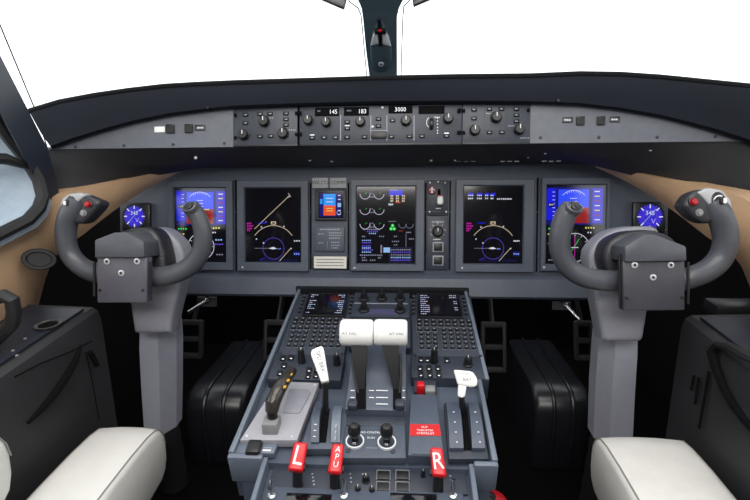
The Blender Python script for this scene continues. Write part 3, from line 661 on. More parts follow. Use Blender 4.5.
b = MB(); b.prism([(xc0+hw(yr)-INS*.8, yr-.001), (xc0+HW-INS, yf0), (xc0+HW-INS-.009, yf0), (xc0+hw(yr)-INS*.8-.008, yr-.001)], -.047, .003, rail, .002); b.build('side_rail', m.root)
b = MB(); b.box((xc0, yb0+.004, -.02), (2*HT+.01, .010, .055), black, .002); b.build('end_rail', m.root)
xs0, xs1 = FQ.uv(262, 478)[0], FQ.uv(473, 478)[0]
xa = xs0+FQ.o.x-W0.x; xb = xs1+FQ.o.x-W0.x
for x0, x1 in ((xc0-HW, xa), (xb, xc0+HW-INS)):
    b = MB(); b.box(((x0+x1)/2, yf0-.004, -.028), (x1-x0, .010, .056), rail, .003); b.box(((x0+x1)/2+(.004 if x0 < 0 else -.004), yf0+.010, -.075), (x1-x0-.016, .012, .07), rail, .002); b.build('end_rail', m.root)
pedroot = m.root
# narrow rear part
m = Mount('pedestal_rear_section', 'narrow lower pedestal section carrying the three red handles', 'pedestal', FQ, (262, 462, 473, 500), 0)
b = MB(); inv2 = m.root.matrix_world.inverted(); yt_ = m.L(366, 465)[1]-.006
x0, x1 = m.L(262, 478)[0], m.L(473, 478)[0]
top = [V((x0+.004, -.16, -.004)), V((x1-.004, -.16, -.004)), V((x1-.004, yt_, -.004)), V((x0+.004, yt_, -.004))]
low = [inv2 @ V((q.x, q.y, .004)) for q in (m.root.matrix_world @ v for v in top)]
b.loft([low, top], ped); b.build('body', m.root, sharp=30)
for x in (x0+.003, x1-.003):
    b = MB(); b.box((x, (yt_-.16)/2, -.004), (.008, yt_+.16-.004, .05), rail, .002); b.build('side_rail', m.root)
m_rear = m
# --- control display units
def cdu(label, bx, scx, flip):
    m = Mount('control_display_unit', label, 'keypad unit', FD, bx, 0); w, h = m.w, m.hh
    b = MB(); b.box((0, 0, -.006), (w, h, .016), pedd, .002); b.build('faceplate', m.root)
    b = MB(); cx, cy, sw, sh = m.B(*scx); b.box((cx, cy, .003), (sw+.008, sh+.008, .006), black, .002); b.rect(cx-sw/2, cy-sh/2, cx+sw/2, cy+sh/2, .0064, scr)
    for i in range(10):
        y = cy+sh/2-sh*(.08+.093*i); s0 = 0.0
        for side in (-1, 1):
            n = random.choice((2, 3, 4, 5, 0)) if not (i == 0) else 4; x = cx-sw*.45 if side < 0 else cx+sw*.45-n*.0042
            for k in range(n): b.rect(x+k*.0042, y-.0013, x+k*.0042+.003, y+.0013, .0067, (gw, gw, gcy, gw, gli)[(i+k) % 5])
    b.build('screen', m.root)
    for s in (-1, 1):
        b = MB(); kx = cx+s*(sw/2+.0115)
        for i in range(5): b.box((kx, cy+sh/2-sh*(.14+.18*i), .004), (.007, .0055, .006), black, .0012); b.rect(kx-.0014, cy+sh/2-sh*(.14+.18*i)-.0004, kx+.0014, cy+sh/2-sh*(.14+.18*i)+.0004, .0074, inkg)
        b.build('line_select_keys', m.root)
    b = MB(); top = cy-sh/2-.012; bot = -h/2+.006; rh = (top-bot)/8.0; L = -w/2+.008; WW = w-.016
    def key(x, y, kw, kh): b.box((x, y, .0015), (kw*1.16, kh*1.2, .004), mat('key_edge_grey', (92, 98, 110), .5), .0008); b.box((x, y, .004), (kw, kh, .007), black, .0012); b.rect(x-kw*.20, y-kh*.10, x+kw*.20, y+kh*.10, .0078, inkg)
    for r in range(2):
        for c_ in range(8): key(L+WW*(c_+.5)/8, top-rh*(r+.3), WW/8*.78, rh*.68)
    for c_ in range(3): key(L+WW*(c_+.5)/8, top-rh*2.4, WW/8*.78, rh*.68)
    for r in range(5):
        for c_ in range(5): key(L+WW*(3.35+(c_+.5)*.92)/8, top-rh*(r+2.4), WW/8*.62, rh*.62)
    for r in range(4):
        for c_ in range(3): key(L+WW*(.25+(c_+.5)*.92)/8, top-rh*(r+3.5), WW/8*.62, rh*.62)
    b.build('keypad', m.root)
    for sx in (-1, 1):
        for sy in (-1, 1):
            b = MB(); b.lathe([(.003, 0), (.003, .002), (.0018, .003)], (sx*(w/2-.005), sy*(h/2-.006), .002), black, 10); b.build('screw', m.root)
cdu('left keypad unit at the front of the pedestal, partly behind the left thrust lever', (289, 292.5, 350, 353), (307, 295.5, 346, 316.5), False)
cdu('right keypad unit at the front of the pedestal, beside the right thrust lever', (412, 293, 476, 355), (418.5, 296, 459.5, 318), True)
# --- radio panels just behind them
def radio(label, bx, kn, bt):
    m = Mount('radio_tuning_panel', label, 'panel', FD, bx, 0); b = MB(); b.box((0, 0, -.010), (m.w, m.hh, .024), pedd, .002); b.build('faceplate', m.root)
    for x, y, r, h in kn: b = MB(); b.knob((*m.L(x, y, .002), .002), r*m.k, h, black, 14); b.build('rotary_knob', m.root)
    for x, y in bt: b = MB(); m.box_(b, x-2.6, y-2, x+2.6, y+2, .002, .007, black, .001); m.rect_(b, x-1, y-.5, x+1, y+.5, .0074, ink); b.build('push_button', m.root)
radio('small tuning panel with black knobs on the left side behind the left keypad', (271.5, 354.5, 343, 380), [(302, 362, 3.6, .03), (337, 364, 3.4, .022)], [(283, 359), (291, 358.5), (284, 366.5), (309, 371), (317, 370.5), (325, 370), (308, 377), (316, 376.5), (280, 374)])
radio('small tuning panel with black knobs on the right side behind the right keypad', (411, 356, 485, 378.5), [(434, 362, 3.6, .03), (468, 365, 4.2, .018)], [(421, 360.5), (427.5, 360.5), (447, 361), (420, 369), (429, 369), (438, 369), (421, 375.5), (430, 375.5), (439, 375.5)])
# right block front under the radio panel
# --- centre control panel with five knobs
m = Mount('display_selector_panel', 'panel with five black knobs at the front centre of the pedestal', 'panel', FD, (352.5, 292.5, 409.5, 316.5), 0)
b = MB(); b.box((0, 0, -.006), (m.w, m.hh, .014), pedd, .002); m.rect_(b, 354, 303.2, 408, 303.8, .0014, inkg); b.rect(-m.w*.3, -m.hh*.42, m.w*.3, -m.hh*.20, .0013, mat('violet_plate', (66, 66, 96), .5)); b.build('faceplate', m.root)
for x, y in ((364, 299.5), (382, 299), (400, 299.5), (364, 310.5), (400, 311)):
    b = MB(); c = m.L(x, y, .001); b.lathe([(.0125, 0), (.0125, .004), (.008, .006), (.007, .018), (.006, .02)], (c[0], c[1], .001), black, 16); b.box((c[0], c[1], .017), (.005, .022, .012), black, .002); b.build('rotary_knob', m.root)
m = Mount('pedestal_blank_panel', 'dark blue-grey blank panel in front of the two white thrust lever grips', 'panel', FD, (351, 317.5, 410.5, 346), 0); b = MB(); b.box((0, 0, -.008), (m.w, m.hh, .014), pedd, .002); b.build('faceplate', m.root)
# --- thrust lever quadrant
m = Mount('thrust_quadrant', 'raised throttle quadrant with two lever slots in the pedestal centre', 'quadrant', FD, (346, 347, 406, 424), 0)
qp = [(347, -.015), (347, .022), (357, .030), (370, .030), (382, .020), (388, .013), (411, .010), (413.5, .008), (414, -.018)]
x0, x1 = m.L(347.5, 400)[0], m.L(405.5, 400)[0]; b = MB()
prof = [(m.L(376, y, 0)[1], h) for y, h in qp]
b.loft([[(x, y, h) for y, h in prof] for x in (x0, x1)], ped)
b.box(((x0+x1)/2, m.L(376, 419.5)[1], -.012), (x1-x0, .022, .018), pedd, .002)
qcov = b
def onq(y):
    for (a, h0), (c_, h1) in zip(qp[1:], qp[2:]):
        if a <= y <= c_: return h0+(h1-h0)*(y-a)/(c_-a)
    return .01
b = MB()
for xs in ((356, 366), (393, 401.5)):
    pts = []
    for y in (352, 360, 370, 382, 388, 395, 402, 409):
        h = onq(y)+.0012; pts.append((V((*m.L(xs[0], y, h), h)), V((*m.L(xs[1], y, h), h))))
    for (a, c_), (d, e) in zip(pts, pts[1:]): b.add([a, c_, e, d], [(3, 2, 1, 0)], matte)
b.build('slot', m.root)
b = qcov
for y in (390.5, 397.5, 404):
    for x0_, x1_ in ((350.5, 354.5), (369, 374), (376, 388), (389.5, 391.5), (402.5, 405)):
        if (y < 400 and x0_ < 389) or x0_ in (350.5, 376, 402.5): m.rect_(b, x0_, y-.45, x1_, y+.45, onq(y)+.0008, ink)
for y in (350, 354): glyphs(m, b, 374, y, 4, 2, 1.6, 1, inkg, onq(y)+.001)
b.build('cover', m.root, sharp=25)
for x in (353, 400):
    b = MB(); c = m.L(x, 412); b.box((m.L(x, 411)[0], m.L(x, 411)[1], .014), (.017, .018, .014), pedd, .004); b.build('gate_block', m.root)
def thrust(label, gx, fx, sd, txt, tx):
    foot = FD.hit(fx, 392, .006); g = atY(gx, 332.5, .82); root = thing('thrust_lever', label, 'lever', MX.Translation(foot), 'pair of thrust levers'); g = g-foot
    b = MB(); k = ((g+foot)-CAM).dot(CF)/F; hw = 16.6*k; r = 13.2*k
    b.lathe([(r*.82, -hw), (r*.97, -hw+.003), (r, -hw+.008), (r, hw-.008), (r*.97, hw-.003), (r*.82, hw)], (0, 0, 0), white, 28, T=MX.Translation(g) @ MX.Rotation(R_(90), 4, 'Y'))
    b.build('grip', root, sharp=45)
    # lettering wrapped on the near side of the grip
    b = MB(); d = (CAM-(g+foot)).normalized(); d.x = 0; d.normalize(); up = V((1, 0, 0)).cross(-d).normalized(); up = up if up.z > 0 else -up
    c_ = g+d*(r+.0006)-up*.002
    T = MX(((1, up.x, d.x, c_.x), (0, up.y, d.y, c_.y), (0, up.z, d.z, c_.z), (0, 0, 0, 1)))
    b.text(txt, (tx*k, 0), .0042, 0, inkd, T=T, sx=1.15); b.build('lettering', root)
    b = MB(); rings = []
    for u, w_, d_ in ((-.05, .010, .010), (0, .011, .012), (.35, .017, .016), (.7, .027, .018), (.95, .034, .016)):
        c = V((0, 0, 0)).lerp(g, u) if u >= 0 else V((0, .01, -.03)); ox = V((sd*-.004*u, 0, 0)); c = c+ox
        rings.append([c+V((-w_/2, -d_/2, 0)), c+V((w_/2, -d_/2, 0)), c+V((w_/2, d_/2, 0)), c+V((-w_/2, d_/2, 0))])
    b.loft(rings, mat('lever_arm_black', (17, 18, 22), .5, spec=.3)); b.build('arm', root, sharp=30)
    b = MB(); b.tube([V((sd*.004, -.012, .001)), V((sd*.010, -.006, .03))+V((g.x*.3, g.y*.3, 0)), V((sd*.012, -.004, 0))+g*.65], .0022, rubber, 8); b.build('reverser_link', root)
thrust('left thrust lever with a white barrel grip and dark arm', 357, 361.5, -1, 'A/T DISC', -6)
thrust('right thrust lever with a white barrel grip and dark arm', 390.8, 397.2, 1, 'A/T DISC', 6)
# grey tabs beside grips
# --- grey lever plate and its lever on the left
m = Mount('lever_plate', 'pale grey plate with a recess at the left edge of the pedestal', 'plate', FD, (240, 382, 316, 444), 0)
pl_ = [(278, 382), (319, 383.5), (297, 441), (240, 441)]
b = MB(); b.prism([m.L(x, y) for x, y in pl_], -.014, .002, lplate, .001); b.build('plate', m.root)
b = MB(); b.prism([m.L(x, y) for x, y in ((290, 390), (309, 391), (311, 394), (301, 413), (298, 415), (283, 414))], .0018, .004, mat('recess_grey', (136, 136, 146), .5), .0015); b.build('raised_pad', m.root)
for x, y in ((281.5, 385), (315, 386), (292, 438), (247, 437)): b = MB(); c = m.L(x, y); b.lathe([(.0025, 0), (.0025, .0012), (.0015, .002)], (*c, .002), screwm, 8); b.build('screw', m.root)
foot = FD.hit(272, 427, .002); root = thing('parking_brake_lever', 'curved dark grey lever with yellow marks standing on the pale plate', 'lever', MX.Translation(foot))
P3 = [FD.hit(x, y, h)-foot for x, y, h in ((271, 428, .002), (273, 420, .012), (272, 411, .030), (273, 402, .044), (277, 393, .052), (282, 384, .054), (288, 376, .050), (292, 371, .040))]
b = MB(); b.tube(P3[2:], [.011, .013, .0125, .0115, .0105, .009], mat('lever_dark_metal', (62, 60, 57), .28, .4, noise=.25), 14); b.build('handle', root)
b = MB(); b.box(FD.hit(271.5, 425, .008)-foot, (.026, .028, .022), grey, .003); b.tube(P3[:4], [.010, .009, .009, .008], black, 10); b.build('base', root)
for x, y, h in ((284.8, 387, .0615), (288.2, 380.5, .0615), (291, 374.5, .0565)):
    b = MB(); b.box(FD.hit(x, y, h)-foot, (.005, .007, .003), mat('ochre_mark', (196, 150, 50), .5, noise=.15), .001); b.build('yellow_mark', root, label='yellow mark')
# --- spoiler lever module
m = Mount('lever_slot_module', 'module with one lever slot and a raised scale, left of the two ringed knobs', 'module', FD, (297, 402, 344, 452), 0)
b = MB(); b.prism([m.L(x, y) for x, y in ((316, 400), (347, 400), (345, 448), (300, 448))], -.016, -.002, ped, .001)
for xa, xb, ya, yb in ((311, 319, 408, 443), (331, 340, 407, 443)):
    ring = []
    for i in range(9):
        y = ya+(yb-ya)*i/8; h = .016*math.sin(math.pi*i/8); o_ = (yb-y)*.09
        ring.append([(*m.L(xa+o_, y), -.004), (*m.L(xb+o_*.8, y), -.004), (*m.L(xb+o_*.8, y), h+.002), (*m.L(xa+o_, y), h+.002)])
    b.loft(ring, rail if xa > 320 else ped)
b.build('housing', m.root, sharp=40)
b = MB(); b.poly([m.L(322.5, 408), m.L(330, 408), m.L(326, 442), m.L(317, 442)], -.0014, matte); b.build('slot', m.root)
b = MB()
for i in range(5):
    y = 412+6*i; h = .016*math.sin(math.pi*(y-408)/35)+.0035; m.rect_(b, 312.5+(443-y)*.09, y, 315+(443-y)*.09, y+.7, h, ink); m.rect_(b, 334+(443-y)*.07, y, 335.2+(443-y)*.07, y+4, h, inkg)
b.build('scale_marks', m.root)
foot = FD.hit(325, 413, -.002); root = thing('spoiler_lever', 'tall lever with a tapered white grip lettered SPD BRK, left of the thrust levers', 'lever', MX.Translation(foot))
g0, g1 = FD.hit(325.5, 383, .055)-foot, FD.hit(318, 348, .085)-foot
b = MB(); b.tube([(0, 0, -.012), g0*.5, g0], [.006, .0055, .005], black, 10); b.build('stem', root)
ax = (g1-g0); L_ = ax.length; ax.normalize(); fr_ = (CAM-foot-g0).normalized(); sx_ = ax.cross(fr_).normalized(); fr_ = sx_.cross(ax).normalized()
T = MX(((sx_.x, ax.x, fr_.x, g0.x), (sx_.y, ax.y, fr_.y, g0.y), (sx_.z, ax.z, fr_.z, g0.z), (0, 0, 0, 1)))
b = MB(); b.prism([(-.0065, 0), (.0065, 0), (.0095, L_*.9), (.007, L_*1.0), (-.0115, L_*.95), (-.0145, L_*.83)], -.006, .008, white, .003, T=T, seg=3); b.build('grip', root)
b = MB(); b.text('SPD BRK', (-.0012, L_*.55), .0075, .0085, inkd, rot=R_(-86), T=T); b.build('lettering', root)
# --- ringed knobs panel
m = Mount('engine_control_panel', 'panel with two black knobs on ringed bases and fine white lettering', 'panel', FD, (343, 426, 404, 456), 0)
b = MB(); b.prism([m.L(x, y) for x, y in ((344, 425), (405, 425), (406, 457), (340, 457))], -.016, -.002, ped, .001); b.text('ENG CONTROL', m.L(371, 432.7, -.002), .0042, -.0015, ink, sx=.95); b.text('RUN', m.L(371, 438, -.002), .0042, -.0015, ink); m.rect_(b, 366, 447.7, 378, 448.2, -.0015, inkg); b.build('faceplate', m.root)
for x, y in ((355, 442), (386.8, 443)):
    c = m.L(x, y, -.002); b = MB(); b.lathe([(.0150, -.002), (.0150, .0018), (.0130, .0018), (.0128, .0004), (.001, .0004)], (*c, 0), ink, 28); b.disc(c, .0126, .0006, pedd); b.build('ring', m.root)
    t = V((*m.L(x, y-6.5, .03), .03)); b = MB(); c3 = V((*c, 0))
    prof = [(.0055, 0), (.0058, .010), (.0088, .014), (.0104, .022), (.0098, .030), (.0066, .035), (.002, .0362)]
    b.lathe(prof, c3, black, 20); b.build('knob', m.root); b = MB(); b.box((c3.x, c3.y-.0085, .004), (.006, .003, .006), steel, .001); b.build('latch', m.root)
for x, y in ((393, 451), (348, 450)): b = MB(); c = m.L(x, y); b.lathe([(.004, 0), (.004, .0015), (.002, .002)], (*c, -.002), pedd, 10); b.build('screw', m.root)
# --- red labelled panel
m = Mount('caution_panel', 'blue-grey blank panel with a red caution label on it', 'panel', FD, (409, 408, 441, 456), 0)
b = MB(); b.prism([m.L(x, y) for x, y in ((411, 396), (436, 396), (444, 457), (408, 457))], -.016, .004, ped, .001); m.rect_(b, 411.5, 454, 441, 456.5, .0045, pedd); b.build('plate', m.root)
b = MB(); b.poly([m.L(x, y, .004) for x, y in ((410, 424.3), (439.5, 424.5), (441, 436), (410.2, 436))], .0046, redl); b.text('PUT', m.L(424.5, 427.4, .0046), .0040, .0050, ink); b.text('THRUSTER', m.L(425, 430.5, .0046), .0040, .0050, ink); b.text('CHECKLIST', m.L(425.5, 433.6, .0046), .0040, .0050, ink); b.build('red_label', m.root, label='red label with white lettering')
# --- red guarded switch
m = Mount('cutoff_switch', 'small red capped switch with grey toggle behind the right tuning panel', 'switch', FD, (415, 382, 435, 396), -.012)
b = MB(); m.box_(b, 414, 383, 436, 396, -.002, .008, pedd, .001); b.build('base', m.root)
b = MB(); b.box((*m.L(420.5, 388, .016), .016), (.014, .014, .022), red, .003); b.build('red_guard', m.root, label='red switch guard')
b = MB(); b.box((*m.L(430, 390.5, .012), .012), (.018, .016, .012), grey, .002); b.build('toggle', m.root)
# --- flap module
m = Mount('flap_lever_module', 'module with a deep lever slot between two raised pads, right edge of the pedestal', 'module', FD, (446, 402, 486, 457), 0)
b = MB(); b.prism([m.L(x, y) for x, y in ((444, 401), (480, 401), (489, 457), (449, 457))], -.016, -.004, pedd, .001)
for xa, xb, xc, xd in ((446, 459, 463.5, 449.5), (468, 477.5, 485, 472)):
    ring = []
    for i in range(9):
        u = i/8; y = 404+46*u; h = .014*math.sin(math.pi*(u*.8+.1)); p, q = xa+(xd-xa)*u, xb+(xc-xb)*u
        ring.append([(*m.L(p, y), -.006), (*m.L(q, y), -.006), (*m.L(q, y), h), (*m.L(p, y), h)])
    b.loft(ring, ped)
b.build('housing', m.root, sharp=40)
b = MB(); b.poly([m.L(459.5, 406), m.L(467, 406), m.L(472, 449), m.L(464, 449)], -.0034, matte); b.build('slot', m.root)
b = MB()
for i in range(4):
    y = 412+10*i; h = .0155
    for xq in (453.5+i*1.1, 475+i*1.6): b.line(m.L(xq-.6, y, h), m.L(xq+1, y, h), .0018, h, ink)
b.build('scale_marks', m.root)
foot = FD.hit(463.5, 415, -.004); root = thing('flap_lever', 'short lever with a white T-shaped grip near the right edge of the pedestal', 'lever', MX.Translation(foot))
g0 = FD.hit(461.5, 398, .03)-foot; g1 = FD.hit(465, 379, .055)-foot
b = MB(); b.tube([(0, 0, -.01), g0*.5, g0], [.006, .0055, .005], black, 10); b.build('stem', root)
d = (CAM-foot-g1).normalized(); sx_ = V((0, 0, 1)).cross(d).normalized(); up = d.cross(sx_)
T = MX(((sx_.x, up.x, d.x, g1.x), (sx_.y, up.y, d.y, g1.y), (sx_.z, up.z, d.z, g1.z), (0, 0, 0, 1)))
k = (foot+g1-CAM).dot(CF)/F; q = lambda x, y: ((x-465)*k, -(y-379)*k)
b = MB(); b.prism([q(x, y) for x, y in ((453, 371.5), (455.5, 370.8), (471, 371), (474, 373), (477.5, 379), (477, 385), (472, 386.8), (458, 385.5))], -.008, .006, white, .004, T=T, seg=3)
b.prism([q(x, y) for x, y in ((458.5, 384), (467, 385), (465.8, 396), (463, 397.8), (458.5, 396.5))], -.006, .004, white, .003, T=T, seg=3); b.build('grip', root)
b = MB(); b.text('FLAP', q(465.5, 374), .0028, .0066, inkd, T=T); b.text('SLAT', q(467, 379.3), .0046, .0066, inkd, T=T); b.build('lettering', root)
# --- corner panels at the rear of the wide part
m = Mount('corner_switch_panel', 'small corner panel with a black rocker switch, rear left of the pedestal', 'panel', FD, (231, 443, 275, 457), -.01)
b = MB(); b.prism([m.L(x, y) for x, y in ((240, 442.5), (279, 443), (274, 455), (233, 455))], -.008, .004, rail, .001); m.rect_(b, 263, 447.5, 272, 448.2, .0044, inkg); m.rect_(b, 262.5, 449.5, 271, 451, .0044, ink); b.build('plate', m.root)
b = MB(); b.box((*m.L(254, 448.5, .010), .010), (.022, .026, .014), black, .003); b.build('rocker_switch', m.root)
b = MB(); c = m.L(276, 442.5); b.cyl((*c, .004), .0035, .005, black, 10); b.build('push_pin', m.root)
# --- rear section panels
m = m_rear
b = MB(); b.box(((x0+x1)*0, (m.L(366, 461)[1]+m.L(366, 491)[1])/2, -.002), (m.L(466, 478)[0]-m.L(270, 478)[0], m.L(366, 461)[1]-m.L(366, 491)[1], .006), pedd, .001)
for x, y, n in ((311.5, 474, 1), (312, 477.5, 1), (312.5, 481, 1), (313, 484.5, 1), (349.5, 474, 1), (350, 478, 1), (350, 482, 1), (449.5, 476, 1), (450.5, 480, 1), (451.5, 484, 1), (453, 488, 1), (376, 469, 6), (395, 469, 6), (376, 482.3, 6), (395, 482.3, 6), (362, 474, 2)):
    glyphs(m, b, x, y, n, 2.4, 2, 1.5, inkg, .0014)
b.build('handle_plate', m.root)
for x, y in ((383.5, 476.5), (402.5, 476.5), (383, 488), (402.5, 488.2)):
    b = MB(); m.box_(b, x-7.2, y-5.4, x+7.2, y+5.0, .001, .005, mat('button_edge', (120, 124, 128), .4), .001); m.box_(b, x-6.2, y-4.4, x+6.2, y+4.2, .004, .008, black, .001); b.build('square_button', m.root)
for x, y, r in ((366, 481, 3.6), (423, 476, 2.2), (358, 492, 3), (372, 493, 3)): b = MB(); b.knob((*m.L(x, y, .001), .001), r*m.k, .012, black, 12); b.build('rotary_knob', m.root)
b = MB(); b.box((0, (m.L(366, 492)[1]-.16)/2, .003), (m.L(460, 495)[0]-m.L(268, 495)[0], m.L(366, 492)[1]+.158, .008), ped, .002); b.build('tuning_plate', m.root)
for xa, xb in ((285, 331), (390, 437)): b = MB(); m.box_(b, xa, 495, xb, 512, .004, .0085, scr, .001); b.build('tuning_display', m.root)
for x, lab in ((344, 0), (453, 1), (272, 2)):
    b = MB(); c = V((*m.L(x, 496, .007), .007)); b.lathe([(.006, 0), (.006, .003), (.003, .004)], c, steel, 14); b.tube([c+V((0, 0, .003)), c+V((0, .004, .016)), c+V((.001, .009, .024))], [.0024, .0032, .004], steel, 10); b.build('toggle_switch', m.root)
def fire(label, ft, quad, txt, th, rot):
    foot = FQ.hit(*ft, .001); root = thing('fire_lever', label, 'fire lever', MX.Translation(foot), 'red fire handles')
    cx = sum(p[0] for p in quad)/4; cy = sum(p[1] for p in quad)/4
    g = FQ.hit(cx, cy, .050)-foot; d = (CAM-foot-g).normalized(); d = (d+V((0, 0, .35))).normalized(); sx_ = V((1, 0, 0)); up = d.cross(sx_).normalized(); sx_ = up.cross(d)
    T = MX(((sx_.x, up.x, d.x, g.x), (sx_.y, up.y, d.y, g.y), (sx_.z, up.z, d.z, g.z), (0, 0, 0, 1))); k = (foot+g-CAM).dot(CF)/F
    def q(x, y):
        dd = ray(x, y); W = CAM+dd*((foot+g-CAM).dot(d)/dd.dot(d)); r = W-foot-g; return r.dot(sx_), r.dot(up)
    b = MB(); b.prism([q(x, y) for x, y in quad], -.016, .002, red, .004, T=T, seg=3); b.build('grip', root)
    b = MB()
    if txt == 'APU':
        for i, ch in enumerate('APU'): b.text(ch, q(cx+1.6-i*1.2, cy-8.5+i*7.4), .0085, .0026, ink, T=T, rot=R_(-8))
    else: b.text(txt, q(cx, cy), th, .0026, ink, T=T, rot=rot, sx=.85)
    b.build('lettering', root)
    b = MB(); e = g-d*.012
    b.tube([(0, 0, 0), V((0, .002, .02)), e], [.008, .0075, .0085], black, 12); b.tube([e-sx_*.012-up*.012, e+sx_*.012-up*.012], .006, black, 10); b.build('stem', root)
fire('red fire handle marked with a large white L, leftmost of the three', (298, 487), [(294.5, 441.5), (308, 442.5), (303, 472), (287.5, 470)], 'L', .028, R_(-8))
fire('red fire handle marked APU down its face, second of the three', (335, 489), [(332.5, 443), (344.5, 444), (341.5, 474), (327.5, 473)], 'APU', .02, 0)
fire('red fire handle marked with a large white R, near the right edge', (438, 491), [(430, 447), (442.5, 447.5), (447, 477), (432, 476)], 'R', .024, R_(6))
# ================================================================== control yokes
def control(label, hub, Y, quadcap, quadpl, clips, screws, left, right, head, swp, sw, redb, btn, tip, drum, coll, col, side):
    FY = Fr(atY(hub[0], hub[1], Y), 14); o = FY.o; root = thing('control_yoke', label, 'control yoke', FY.mat(o), 'pair of control yokes')
    k = (o-CAM).dot(CF)/F
    def L(x, y, h=0):
        p = FY.hit(x, y, h)-o; return V((p.dot(FY.ex), p.dot(FY.ey), h))
    # column (vertical in the place, so undo the tilt)
    Ti = root.matrix_world.inverted()
    b = MB(); rings = []
    for (xa, xb, y, YY, dp) in col:
        p, q = atY(xa, y, YY), atY(xb, y, YY); c = .22
        n0 = V((0, -1, 0)); w_ = q-p
        pts = [p+V((0, dp, 0)), p+V((0, .012, 0)), p+w_*.06, p+w_*.55, p+w_*.66+V((0, .004, 0)), q+V((0, dp*.55, 0)), q+V((0, dp, 0))]
        if side > 0: pts = [p+V((0, dp, 0)), p+V((0, dp*.5, 0)), p+w_*.30+V((0, .004, 0)), p+w_*.42, p+w_*.94, q+V((0, .012, 0)), q+V((0, dp, 0))]
        rings.append([Ti @ v for v in pts])
    b.loft(rings, colm); b.build('column', root, sharp=30)
    b = MB(); y_ = col[-1]; p, q = atY(y_[0], y_[2], y_[3]), atY(y_[1], y_[2], y_[3]); c = (p+q)/2+V((0, .05, 0)); w_ = (q-p).length
    rr = []
    for i in range(8):
        z = c.z-.0+(.005-c.z)*i/7; s_ = .5*w_*(.98+.02*i+(.06 if i % 2 else 0)); rr.append([Ti @ V((c.x+s_*math.cos(a*math.pi/8)*1.0, c.y+s_*math.sin(a*math.pi/8), z)) for a in range(16)])
    b.loft(rr, rubber); b.build('gaiter', root)
    # arched head of the column and the dark collar in front of it
    def rnd(pts, h):
        P_ = [L(x, y, h)[:2] for x, y in pts]; out = []
        for i in range(len(P_)-1):
            for j in range(4):
                u = j/4; p0, p1, p2, p3 = (V((*P_[max(0, min(len(P_)-1, i+o_))], 0)) for o_ in (-1, 0, 1, 2))
                q = .5*((2*p1)+(p2-p0)*u+(2*p0-5*p1+4*p2-p3)*u*u+(3*p1-p0-3*p2+p3)*u**3); out.append((q.x, q.y))
        return out+[P_[-1]]
    b = MB(); b.prism(rnd(drum, -.075), -.125, -.065, mat('column_head_shaded', (130, 131, 141), .45, noise=.03, bump=.05), .010, seg=3); b.build('head', root, sharp=50)  # column grey darkened here, shadow behind the yoke put into the colour
    b = MB(); b.prism(rnd(coll, -.012), -.07, -.012, yoked, .012, seg=4); b.build('collar', root, sharp=50)
    # wheel: one tube from horn to horn
    def spl(pts):
        out = []
        for i in range(len(pts)-1):
            for j in range(5):
                u = j/5; a = [V(pts[max(i-1, 0)]), V(pts[i]), V(pts[i+1]), V(pts[min(i+2, len(pts)-1)])]
                out.append(.5*((2*a[1])+(a[2]-a[0])*u+(2*a[0]-5*a[1]+4*a[2]-a[3])*u*u+(3*a[1]-a[0]-3*a[2]+a[3])*u**3))
        return out+[V(pts[-1])]
    full = [(L(x, y, h), r*k) for x, y, h, r in left+right]
    pp = spl([V((p.x, p.y, p.z)) for p, r in full]); rr = []
    for i in range(len(full)-1):
        for j in range(5): rr.append(full[i][1]+(full[i+1][1]-full[i][1])*j/5)
    rr.append(full[-1][1])
    b = MB(); b.tube(pp, rr, yoke, 18, up=(0, 0, 1)); b.build('wheel', root, sharp=50)
    # grip head with switches on the outer horn
    b = MB(); hp = [L(x, y, .016)[:2] for x, y in head]
    b.prism(hp, -.022, .020, yoked, .008, seg=3); hd = b.build('grip_head', root, sharp=50)
    b = MB(); b.prism([L(x, y, .02)[:2] for x, y in swp], -.01, .0225, mat('switch_bezel', (164, 165, 168), .35), .004, seg=3); b.build('switch_plate', hd, label='light grey switch plate', sharp=50)
    b = MB(); c = L(sw[0], sw[1], .022); r = sw[2]*k
    b.lathe([(r, -.004), (r, .0012), (r*.9, .002), (0.001, .002)], c, black, 24, T=MX.Translation(c) @ MX.Rotation(R_(side*20), 4, 'Z') @ MX.Diagonal((.8, 1.1, 1, 1)) @ MX.Translation(-c)); b.arc((c.x, c.y), r*.62, r*.16, 60, 300 if side < 0 else 240, c.z+.0026, ink, 16); b.box((c.x, c.y, c.z+.004), (r*1.3, r*.34, .006), black, .001, T=None); b.box((c.x, c.y, c.z+.008), (r*.5, r*.9, .010), black, .002); b.box((c.x+side*r*.2, c.y, c.z+.0135), (r*.35, r*.6, .002), white, .0005); b.build('trim_switch', hd)
    b = MB(); c = L(redb[0], redb[1], .02); b.lathe([(redb[2]*k*1.3, 0), (redb[2]*k*1.3, .003), (redb[2]*k, .003), (redb[2]*k, .008), (redb[2]*k*.7, .010)], c, mat('dark_red_button', (168, 14, 34), .4), 18); b.lathe([(redb[2]*k*1.5, -.002), (redb[2]*k*1.5, .002), (redb[2]*k*1.2, .003)], c, black, 18); b.build('red_button', hd, label='red button')
    b = MB(); c = L(btn[0], btn[1], .02); b.lathe([(btn[2]*k*1.2, 0), (btn[2]*k*1.2, .002), (btn[2]*k*.8, .002), (btn[2]*k*.8, .006)], c, grey, 16); b.build('round_button', hd)
    # thumb hole on the inner tip
    t = L(tip[0], tip[1], tip[2]); a = V((0, .55, .85)).normalized()
    b = MB(); T = MX.Translation(t) @ V((0, 0, 1)).rotation_difference(V((-.25*side*-1, .62, .74))).to_matrix().to_4x4()
